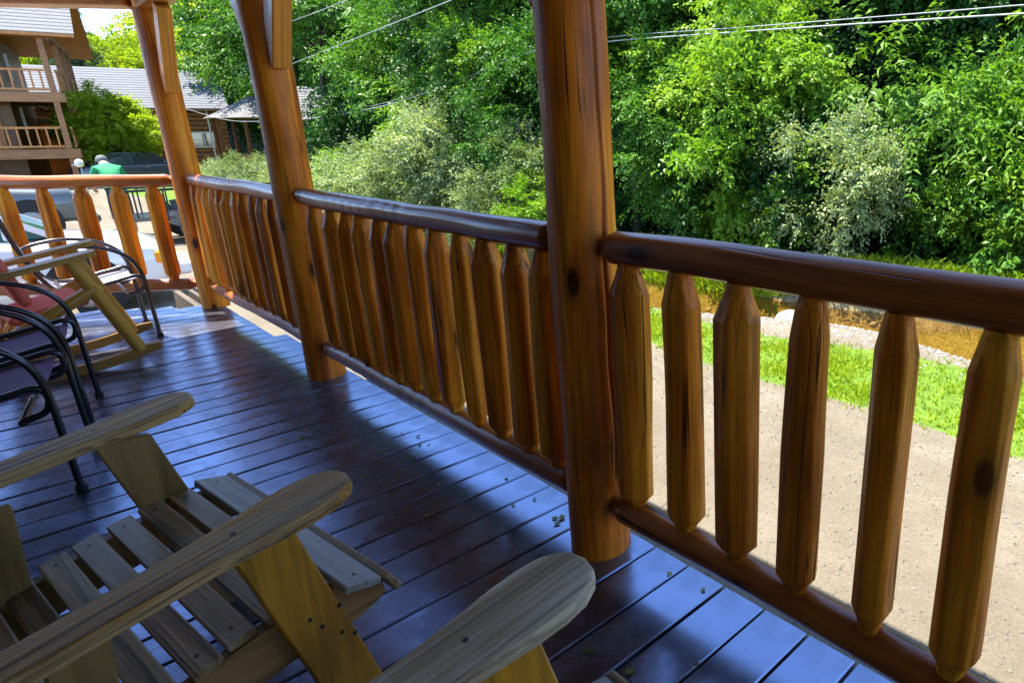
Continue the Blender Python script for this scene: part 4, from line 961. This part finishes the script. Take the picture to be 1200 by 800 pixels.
def balcony_house():
    gx, gy = 39.75, -2.25
    t = thing('balcony_house', 'tall brown log house with two tiers of railed balconies', 'house', (gx, gy, 0), HROT)
    z0 = terrain(gx, gy)-0.1; F1, F2, EV = 0.98, 3.26, 5.42
    m = MB(); m.box((6.3, -5.4, (z0+5.6)/2), (9.2, 7.0, 5.6-z0)); m.build('wall', M['log_dark'], t)
    for zf in (F1, F2):
        m = MB(); m.box((5.0, -3.9, zf-0.14), (10.6, 8.6, 0.26)); m.build('balcony_floor', M['log_dark'], t)
        m = MB(); m.box((5.0, 0.42, zf-0.18), (10.7, 0.10, 0.40), bev=0.01); m.build('floor_beam', M['log_brown'], t)
        m = MB(); m.box((-0.32, -3.9, zf-0.18), (0.10, 8.5, 0.40), bev=0.01); m.build('floor_beam', M['log_brown'], t)
    for zlo, zhi in ((z0, F1-0.3), (F1, F2-0.3), (F2, EV)):
        for x in (0, 2.95, 5.9, 8.85): 
            m = MB(); m.bar((x, 0.3, zlo), (x, 0.3, zhi), 0.20, 0.20, up=(1,0,0)); m.build('post', M['log_brown'], t)
        for y in (-2.4, -5.0, -7.6):
            m = MB(); m.bar((-0.2, y, zlo), (-0.2, y, zhi), 0.20, 0.20, up=(1,0,0)); m.build('post', M['log_brown'], t)
    for zf in (F1, F2):
        rail_run(t, (0.12, 0.32, 0), (2.85, 0.32, 0), zf, 9, M['log_orange']); rail_run(t, (3.05, 0.32, 0), (5.8, 0.32, 0), zf, 9, M['log_orange'])
        for ya, yb in ((0.2, -2.3), (-2.5, -4.9), (-5.1, -7.5)): rail_run(t, (-0.22, ya, 0), (-0.22, yb, 0), zf, 9, M['log_orange'])
        m = MB(); m.box((2.6, -1.86, zf+1.0), (0.9, 0.06, 1.95)); m.build('door', M['log_orange'], t)
        window(t, 4.2, -1.86, zf+1.25, 0.9, 1.0); window(t, 1.7, -4.0, zf+1.25, 0.05, 1.0)
    for zf in (EV,):
        m = MB(); m.box((4.4, 0.3, zf+0.09), (9.6, 0.18, 0.20)); m.build('eave_beam', M['log_brown'], t)
    gable_roof(t, -1.15, 10.5, 0.95, -9.0, EV-0.02, EV+4.0, 0.12, M['shingle'], M['log_orange'], 26)
    for y in (-2.4, -5.0): 
        m = MB(); m.bar((-0.2, 0.3, EV+0.1), (-0.2, -8.2, EV+0.1), 0.16, 0.16)
    m.build('gable_beam', M['log_brown'], t)
    return t
balcony_house()

def brown_cabin():
    gx, gy = 49.2, -10.2
    t = thing('log_cabin', 'brown log cabin with grey shingle roof and white double window', 'cabin', (gx, gy, 0), HROT)
    z0 = terrain(gx, gy)-0.3; EV = 2.95
    m = MB(); m.box((5.5, -3.1, (z0+EV)/2), (10.8, 5.9, EV-z0)); m.build('wall_core', M['log_dark'], t)
    n = int((EV-z0)/0.26); lg = None
    for k in range(n):
        if lg is None: lg = log_mesh(11.4, [(0, 0.14), (11.4, 0.14)], 10, 8, 5, 0.004).build('wall_log', M['log_brown'], t); o = lg
        else: o = link('wall_log', lg.data, t)
        o.matrix_local = axis_matrix((-0.25, -0.13, z0+0.13+k*0.26), (11.15, -0.13, z0+0.13+k*0.26))
    window(t, 1.0, 0.05, 1.30, 1.15, 0.75)
    gable_roof(t, -0.5, 11.6, 0.6, -6.8, EV, EV+2.35, 0.10, M['shingle_blue'], M['log_brown'], 16)
    m = MB(); m.tube([(0.62, 0.12, 0.1), (0.62, 0.12, 3.0)], 0.05, 8); m.build('downpipe', M['trim_white'], t)
    # porch bay
    m = MB(); m.box((6.6, 0.9, 2.35), (4.2, 2.0, 0.10)); m.build('porch_roof', M['shingle'], t)
    for x in (4.7, 6.6, 8.5):
        m = MB(); m.bar((x, 1.7, z0), (x, 1.7, 2.3), 0.16, 0.16, up=(1,0,0)); m.build('porch_post', M['log_orange'], t)
    m = MB(); m.box((6.6, 0.1, 0.9), (4.0, 0.1, 2.6)); m.build('porch_panel', M['log_orange'], t)
    return t
brown_cabin()

def gazebo():
    x, y = pixel_ground(302, 35.0); t = thing('gazebo', 'small open gazebo with pale hipped roof and brown railing', 'gazebo', (x, y, 0), 0.3)
    z0 = terrain(x, y)-0.05; EV = 2.35; n = 8; rad = 1.9
    m = MB(); ring = [((rad+0.45)*math.cos(6.2832*k/n), (rad+0.45)*math.sin(6.2832*k/n), EV) for k in range(n)]
    m.add(ring+[(0, 0, EV+1.15)], [(k, (k+1) % n, n) for k in range(n)]+[tuple(range(n))[::-1]]); m.build('roof', M['shingle'], t)
    m = MB(); m.prism([(rad*1.1*math.cos(6.2832*k/n), rad*1.1*math.sin(6.2832*k/n)) for k in range(n)], z0, z0+0.35); m.build('floor', M['log_dark'], t)
    for k in range(n):
        a, b = [(rad*math.cos(6.2832*q/n), rad*math.sin(6.2832*q/n)) for q in (k, k+1)]
        m = MB(); m.bar((*a, z0+0.3), (*a, EV), 0.14, 0.14, up=(1,0,0)); m.build('post', M['log_dark'], t)
        m = MB(); m.bar((*a, z0+1.25), (*b, z0+1.25), 0.10, 0.08); m.bar((*a, z0+0.8), (*b, z0+0.8), 0.05, 0.75, up=(0,0,1)); m.build('railing', M['log_dark'], t)
gazebo()

def pavilion():
    x, y = pixel_ground(405, 31.0); t = thing('pavilion', 'open pavilion with dappled grey roof among the trees', 'pavilion', (x, y, 0), HROT-0.25)
    z0 = terrain(x, y)-0.05; EV = 2.0
    gable_roof(t, -3.3, 2.6, 2.2, -2.2, EV, EV+1.45, 0.10, M['shingle'], M['log_dark'], 12)
    for px in (-1.9, 0, 1.9):
        for py in (-1.7, 1.7): m = MB(); m.bar((px, py, z0), (px, py, EV+0.1), 0.16, 0.16, up=(1,0,0)); m.build('post', M['log_dark'], t)
    m = MB(); m.box((0, 0, z0+0.06), (4.4, 4.0, 0.14)); m.build('floor', M['stone'], t)
pavilion()

def garden_fence():
    x0, y0 = pixel_ground(262, 21.5); x1, y1 = pixel_ground(345, 20.0); a, b = Vector((x0, y0, 0)), Vector((x1, y1, 0)); z0 = terrain(x0, y0)
    t = thing('garden_fence', 'low red brown rail fence before the pale bushes', 'fence', (x0, y0, z0)); d = b-a
    for k in range(5):
        p = d*(k/4); m = MB(); m.bar((p.x, p.y, -0.05), (p.x, p.y, 0.95), 0.10, 0.10, up=(1,0,0)); m.build('post', M['fence_red'], t)
    for zz in (0.35, 0.60, 0.86):
        m = MB(); m.bar((0, 0, zz), (d.x, d.y, zz), 0.12, 0.04, up=(0,0,1)); m.build('rail', M['fence_red'], t)
garden_fence()

# ------------------------------------------------------------------ vehicles
def car(label, loc, rz, paint, length=4.75, width=1.76, height=1.40, belt=0.93, hood=0.86, boxy=0.0, wheel_r=0.31, glass='car_glass', cab=(1.02, 4.10, 1.80, 3.35), lamps=True, clear=0.20):
    """origin on the ground at the middle of the front bumper; the car faces local -Y"""
    t = thing('parked_car', label, 'car', loc, rz)
    W = width/2; L = length
    st = [(0.0, 0.80, 0.60, 0.30), (0.06, 0.90, 0.68, 0.26), (0.25, 0.965, hood-0.08, clear+0.02), (0.7, 0.995, hood-0.03, clear), (1.25, 1.0, hood+0.02, clear), (1.6, 1.0, belt, clear),
          (L*0.5, 1.0, belt+0.01, clear), (L*0.80, 1.0, belt+0.02, clear), (L-0.7, 0.99, belt+0.01, clear), (L-0.2, 0.95, belt-0.03, clear+0.04), (L, 0.86, belt-0.15, 0.32)]
    if boxy: st = [(y, 1.0-(1.0-w_)*0.5, z+(0.05 if y < 0.3 else 0), zb) for y, w_, z, zb in st]
    V = []
    for y, w_, z, zb in st:
        ww = W*w_; zm = zb+(z-zb)*0.55
        half = [(ww*0.55, zb), (ww*0.95, zb+0.03), (ww*0.985, zb+0.16), (ww, zm), (ww*0.985, z-0.10), (ww*0.93, z-0.025), (ww*0.75, z+0.008), (ww*0.35, z+0.028)]
        V += [(x, y, q) for x, q in half]+[(-x, y, q) for x, q in half[::-1]]
    n = 16; m = MB()
    m.add(V, [(i*n+k, i*n+(k+1) % n, (i+1)*n+(k+1) % n, (i+1)*n+k) for i in range(len(st)-1) for k in range(n)], True)
    m.add(V[:n], [tuple(range(n))], False); m.add(V[-n:], [tuple(range(n))[::-1]], False)
    body = m.build('body', paint, t)
    bm = bmesh.new(); bm.from_mesh(body.data); bmesh.ops.recalc_face_normals(bm, faces=bm.faces); bm.to_mesh(body.data); bm.free()
    c0, c1, r0, r1 = cab; gw, rw = W*0.90, W*(0.70+0.12*boxy); zb, zr = belt-0.02, height
    m = MB(); base = [(-gw*.93, c0), (gw*.93, c0), (gw, (c0+c1)/2), (gw*.92, c1), (-gw*.92, c1), (-gw, (c0+c1)/2)]; top = [(-rw, r0), (rw, r0), (rw*1.03, (r0+r1)/2), (rw, r1), (-rw, r1), (-rw*1.03, (r0+r1)/2)]
    V = [(x, y, zb) for x, y in base]+[(x, y, zr-0.045) for x, y in top]
    m.add(V, [(k, (k+1) % 6, 6+(k+1) % 6, 6+k) for k in range(6)]+[(6,7,8,9,10,11)]); m.build('windows', M[glass], t)
    m = MB(); V = [(x*1.02, y, zr-0.05) for x, y in top]+[(x*0.86, y+(0.12 if k < 2 else -0.12 if k in (3, 4) else 0), zr) for k, (x, y) in enumerate(top)]
    m.add(V, [(k, (k+1) % 6, 6+(k+1) % 6, 6+k) for k in range(6)]+[(6,7,8,9,10,11), (5,4,3,2,1,0)], True); m.build('roof', paint, t)
    for s in (-1, 1):
        for a, b in (((s*gw*.93, c0, zb), (s*rw*1.01, r0, zr-.03)), ((s*gw, (c0+c1)/2, zb), (s*rw*1.04, (r0+r1)/2, zr-.03)), ((s*gw*.92, c1, zb), (s*rw*1.01, r1, zr-.03))):
            m = MB(); m.bar(a, b, 0.06, 0.05, up=(1,0,0)); m.build('pillar', paint, t)
        for y in (0.88, L-0.98):
            wh = MB(); wh.tube([(s*(W-0.20), y, wheel_r), (s*(W-0.17), y, wheel_r), (s*(W-0.02), y, wheel_r), (s*(W+0.005), y, wheel_r)], [wheel_r*0.93, wheel_r, wheel_r, wheel_r*0.93], 28)
            o = wh.build('wheel', M['rubber'], t)
            rmh = MB(); rmh.tube([(s*(W-0.06), y, wheel_r), (s*(W+0.012), y, wheel_r), (s*(W+0.018), y, wheel_r)], [wheel_r*0.62, wheel_r*0.62, wheel_r*0.45], 24); rmh.build('rim', M['rim'], o)
            ar = MB(); ar.tube([(s*(W-0.05), y, wheel_r+0.02), (s*(W+0.003), y, wheel_r+0.02)], wheel_r*1.17, 28); ar.build('wheel_arch', M['rubber'], t)
        m = MB(); m.bar((s*(W*1.003), 1.35, 0.56), (s*(W*1.003), L-1.4, 0.56), 0.03, 0.07, up=(1,0,0)); m.build('side_moulding', M['rubber'] if boxy else paint, t)
        for y in (c0+0.28, (c0+c1)/2+0.05):
            m = MB(); m.box((s*W*0.985, y+0.75, belt-0.12), (0.03, 0.18, 0.03)); m.build('door_handle', M['chrome'], t)
        m = MB(); m.box((s*(W+0.06), c0+0.35, belt+0.06), (0.14, 0.09, 0.12), bev=0.02); m.build('mirror', paint, t)
        if lamps:
            m = MB(); m.box((s*W*0.58, 0.045, 0.60), (W*0.36, 0.08, 0.14), bev=0.015); m.build('headlight', M['lamp_glass'], t)
            m = MB(); m.box((s*W*0.86, 0.13, 0.585), (W*0.20, 0.22, 0.15), bev=0.02); m.build('corner_lamp', M['amber'], t)
    m = MB(); m.box((0, 0.01, 0.60), (W*0.72, 0.05, 0.13), bev=0.01)
    g_ = m.build('grille', M['chrome'], t)
    m = MB()
    for k in range(9): m.box((-W*0.32+k*W*0.08, -0.018, 0.60), (0.018, 0.012, 0.10))
    m.build('grille_bars', M['rubber'], g_)
    m = MB(); m.box((0, -0.03, 0.42), (W*1.74, 0.20, 0.17), bev=0.04); m.build('bumper', paint, t)
    m = MB(); m.box((0, -0.135, 0.43), (0.32, 0.012, 0.12)); m.build('front_plate', M['trim_white'], t)
    return t
car('white sedan parked beyond the angled end railing', (10.62, -0.40, G), R(-2), M['car_white'])
suv = car('dark grey off-road car with tall wheels behind the white sedan', (18.55, -0.40, G), R(0), M['car_grey'], 4.3, 1.8, 1.78, 1.12, 1.06, 1.0, 0.39, 'glass_dark', (1.35, 4.2, 1.75, 4.0), clear=0.36)
rk = MB()
for y in (1.9, 2.7, 3.6): rk.tube([(-0.62, y, 1.84), (0.62, y, 1.84)], 0.018, 8)
for x in (-0.6, 0.6): rk.tube([(x, 1.6, 1.86), (x, 3.9, 1.86)], 0.018, 8); rk.tube([(x, 1.9, 1.74), (x, 1.9, 1.86)], 0.014, 6); rk.tube([(x, 3.6, 1.74), (x, 3.6, 1.86)], 0.014, 6)
rk.build('roof_rack', M['chrome'], suv)
kb = MB(); kb.tube(curve_pts([(0, 0, 0), (0, 0.5, 0.0), (0, 1.2, 0.0), (0, 1.9, 0.03)], 5), [0.015]+[0.06]*14+[0.02], 10)
tag(kb.build('roof_float', M['yellow'], None, (18.1, 1.1, G+1.94)), 'yellow float tube strapped on the off-road car roof rack', 'float')
x, y = pixel_ground(172, 31.0)
car('charcoal car parked in the shade before the brown cabin', (x, y-1.5, terrain(x, y)), R(8), M['car_dark'], 4.5, 1.8, 1.55, 1.0, 0.95, 0.6, 0.34, 'glass_dark')

def trailer():
    t = thing('utility_trailer', 'black utility trailer with barred sides beside the person in green', 'trailer', (16.3, -1.85, G)); bz = 0.50
    m = MB(); m.box((0, 0, bz), (1.2, 2.5, 0.07)); m.build('bed', M['car_dark'], t)
    for s in (-1, 1):
        for k in range(12):
            y = -1.22+k*0.2218; m = MB(); m.bar((s*0.58, y, bz+0.03), (s*0.58, y, bz+0.52), 0.025, 0.025, up=(1,0,0)); m.build('side_bar', M['rubber'], t)
        m = MB(); m.bar((s*0.58, -1.25, bz+0.52), (s*0.58, 1.25, bz+0.52), 0.045, 0.045); m.build('top_rail', M['rubber'], t)
        m = MB(); m.tube([(s*0.66, 0.15, 0.28), (s*0.84, 0.15, 0.28)], 0.28, 24); o = m.build('wheel', M['rubber'], t)
        m = MB(); m.tube([(s*0.83, 0.15, 0.28), (s*0.85, 0.15, 0.28)], 0.16, 20); m.build('rim', M['chrome'], o)
        m = MB(); pts = [(s*0.75, 0.15+0.36*math.cos(a), 0.28+0.36*math.sin(a)) for a in np.linspace(0.25, 2.9, 9)]
        for a, b in zip(pts, pts[1:]): m.bar(a, b, 0.22, 0.02, up=(1,0,0))
        m.build('fender', M['car_dark'], t)
    m = MB(); m.bar((0, -1.2, bz-0.02), (0, -2.2, bz-0.08), 0.08, 0.08); m.bar((0, -2.1, 0), (0, -2.1, bz-0.05), 0.05, 0.05, up=(1,0,0)); m.build('drawbar', M['rubber'], t)
trailer()

# ------------------------------------------------------------------ person in the green shirt
def person():
    x, y = pixel_ground(120, 13.0); t = thing('person', 'person in green shirt and cap leaning over behind the trailer', 'person', (x, y, terrain(x, y)), R(95))
    J = [(0,0,.93), (0,-.06,1.09), (0,-.18,1.25), (0,-.32,1.38), (0,-.42,1.44), (0,-.51,1.48), (0,-.58,1.52),   # 0 pelvis .. 6 crown; leans to local -Y
         (.19,-.31,1.36), (.30,-.36,1.11), (.24,-.52,.95), (.20,-.58,.89), (-.19,-.31,1.36), (-.30,-.36,1.11), (-.24,-.52,.95), (-.20,-.58,.89),
         (.10,.0,.88), (.12,-.03,.50), (.12,.03,.09), (.13,-.13,.04), (-.10,.0,.88), (-.12,.03,.50), (-.12,.08,.09), (-.13,-.08,.04)]
    E_ = [(0,1),(1,2),(2,3),(3,4),(4,5),(5,6),(3,7),(7,8),(8,9),(9,10),(3,11),(11,12),(12,13),(13,14),(0,15),(15,16),(16,17),(17,18),(0,19),(19,20),(20,21),(21,22)]
    rad = [.15,.16,.175,.13,.058,.092,.07,.075,.05,.038,.034,.075,.05,.038,.034,.10,.068,.045,.042,.10,.068,.045,.042]
    me = bpy.data.meshes.new('body'); me.from_pydata(J, E_, []); o = link('body', me, t)
    sk = o.modifiers.new('skin', 'SKIN')
    for i, v in enumerate(me.skin_vertices[0].data): v.radius = (rad[i]*1.12, rad[i]*0.95) if i < 4 else (rad[i], rad[i])
    me.skin_vertices[0].data[0].use_root = True
    sb = o.modifiers.new('sub', 'SUBSURF'); sb.levels = 2; sb.render_levels = 2
    dg = bpy.context.evaluated_depsgraph_get(); ev = o.evaluated_get(dg); me2 = bpy.data.meshes.new_from_object(ev)
    o.modifiers.clear(); o.data = me2; me2.materials.clear()
    for mm in (M['skin'], M['shirt'], M['shorts'], M['rubber']): me2.materials.append(mm)
    for p in me2.polygons:
        c = p.center; p.use_smooth = True
        arm = abs(c.x) > 0.20 and c.z < 1.20
        p.material_index = 3 if c.z < 0.10 else 2 if 0.48 < c.z < 0.95 and abs(c.x) < 0.22 and c.y > -0.3 else 1 if 0.95 <= c.z < 1.47 and not arm and c.y > -0.43 else 0
    m = MB(); V = []; n = 16; c = Vector((0, -.545, 1.545))
    for i, (rr_, zz) in enumerate(((0.100, -0.035), (0.102, 0.0), (0.085, 0.045), (0.05, 0.075), (0.004, 0.085))):
        V += [(c.x+rr_*math.cos(6.2832*k/n), c.y+rr_*1.1*math.sin(6.2832*k/n), c.z+zz) for k in range(n)]
    m.add(V, [(i*n+k, i*n+(k+1) % n, (i+1)*n+(k+1) % n, (i+1)*n+k) for i in range(4) for k in range(n)], True)
    m.box((0, -.69, 1.505), (0.15, 0.12, 0.012)); m.build('cap', M['cap'], t)
person()

# ------------------------------------------------------------------ dish, poles, cables
x, y = pixel_ground(85, 24.0); t = thing('satellite_dish', 'small white satellite dish on a thin pole by the balcony house', 'satellite dish', (x, y, terrain(x, y)), 2.2)
m = MB(); m.tube([(0, 0, 0), (0, 0, 0.95)], 0.025, 8); m.build('pole', M['cable'], t)
m = MB(); n = 20; V = [(0, 0.04, 1.12)]+[(0.17*q*math.cos(6.2832*k/n), 0.04-0.09*q*q, 1.12+0.14*q*math.sin(6.2832*k/n)) for q in (0.5, 1.0) for k in range(n)]
m.add(V, [(0, 1+k, 1+(k+1) % n) for k in range(n)]+[(1+k, 1+n+k, 1+n+(k+1) % n, 1+(k+1) % n) for k in range(n)], True); o = m.build('dish', M['trim_white'], t); o.modifiers.new('thick', 'SOLIDIFY').thickness = 0.02
m = MB(); m.tube([(0, 0.03, 1.0), (0, -0.30, 1.05)], 0.012, 6); m.box((0, -0.30, 1.06), (0.06, 0.08, 0.05)); m.build('feed_arm', M['cable'], t)

def pix_plane(u, v, A, B):
    d = fwd + rgt*((u-803.78)/764.98) + upv*((395.85-v)/764.98)
    n = Vector((-(B-A).y, (B-A).x, 0)); k = (A-CAM).dot(n)/d.dot(n); return CAM+d*k
def cable(label, A, B, pix, r=0.012):
    """cable hanging in the vertical plane through A and B"""
    pts = [pix_plane(u, v, A, B) for u, v in pix]
    m = MB(); m.tube(curve_pts(pts, 6), r, 6); tag(m.build('overhead_cable', M['cable']), label, 'cable', 'overhead cables')
    return pts
def V2(u, d): x, y = pixel_ground(u, d); return Vector((x, y, 0))
polA, polB = V2(322, 27.0), V2(1420, 6.6)
pa = cable('thick pale overhead cable running from the brown cabin across the creek', V2(218, 36.0), polB, [(216, 127), (262, 140), (300, 142.5), (365, 139), (450, 124), (540, 94), (620, 62), (712, 49), (860, 38), (1040, 26), (1200, 16), (1420, 2)], 0.011)
pb = cable('thin upper overhead cable just above the thick one over the creek', polA, polB, [(322, 147), (450, 121), (540, 90), (620, 60), (712, 44), (860, 33), (1040, 19), (1200, 6), (1420, -11)], 0.007)
pc_ = cable('taut overhead cable rising steeply past the braced post', polA, V2(760, 10.0), [(322, 83), (350, 72), (435, 38), (520, 4), (640, -46), (760, -98)], 0.010)
pd = cable('short overhead cable high above the taut one', polA, V2(700, 10.0), [(322, 33), (343, 25), (372, 14), (400, 3), (500, -36), (700, -118)], 0.009)
for (P_, lab) in ((polA, 'wooden utility pole hidden behind the braced porch post'), (polB, 'wooden utility pole by the drive carrying the creek cables')):
    z0 = terrain(P_.x, P_.y); t = thing('utility_pole', lab, 'utility pole', (P_.x, P_.y, z0)); hgt = 7.0 if P_ is polA else 5.6
    log_mesh(hgt, [(-0.3, 0.13), (hgt, 0.09)], 14, 14, 9, 0.004).build('pole', M['bark'], t)
    m = MB(); m.box((0, 0, hgt-0.5), (0.1, 1.2, 0.1)); m.build('crossarm', M['bark'], t)

# loose gravel lying on the drive
g = np.random.default_rng(44); n = 15000
px = g.uniform(-0.8, 7.5, n); py = -0.35-2.55*g.uniform(0, 1, n); pz = np.array([terrain(a, b) for a, b in zip(px, py)]); ps = 0.004+0.010*g.uniform(0, 1, n)**3
V = (octv[None]*ps[:, None, None]*g.uniform(0.6, 1.3, (n, 6, 1)) + np.stack([px, py, pz+ps*0.15], 1)[:, None]).reshape(-1, 3)
F = [tuple(int(i*6+k) for k in f[:3]) for i in range(n) for f in tri]
me = bpy.data.meshes.new('gravel'); me.from_pydata(V.tolist(), [], F); me.materials.append(M['drive_stone']); me.update()
tag(link('gravel', me), 'loose small gravel stones scattered on the drive', 'gravel', kind='stuff')
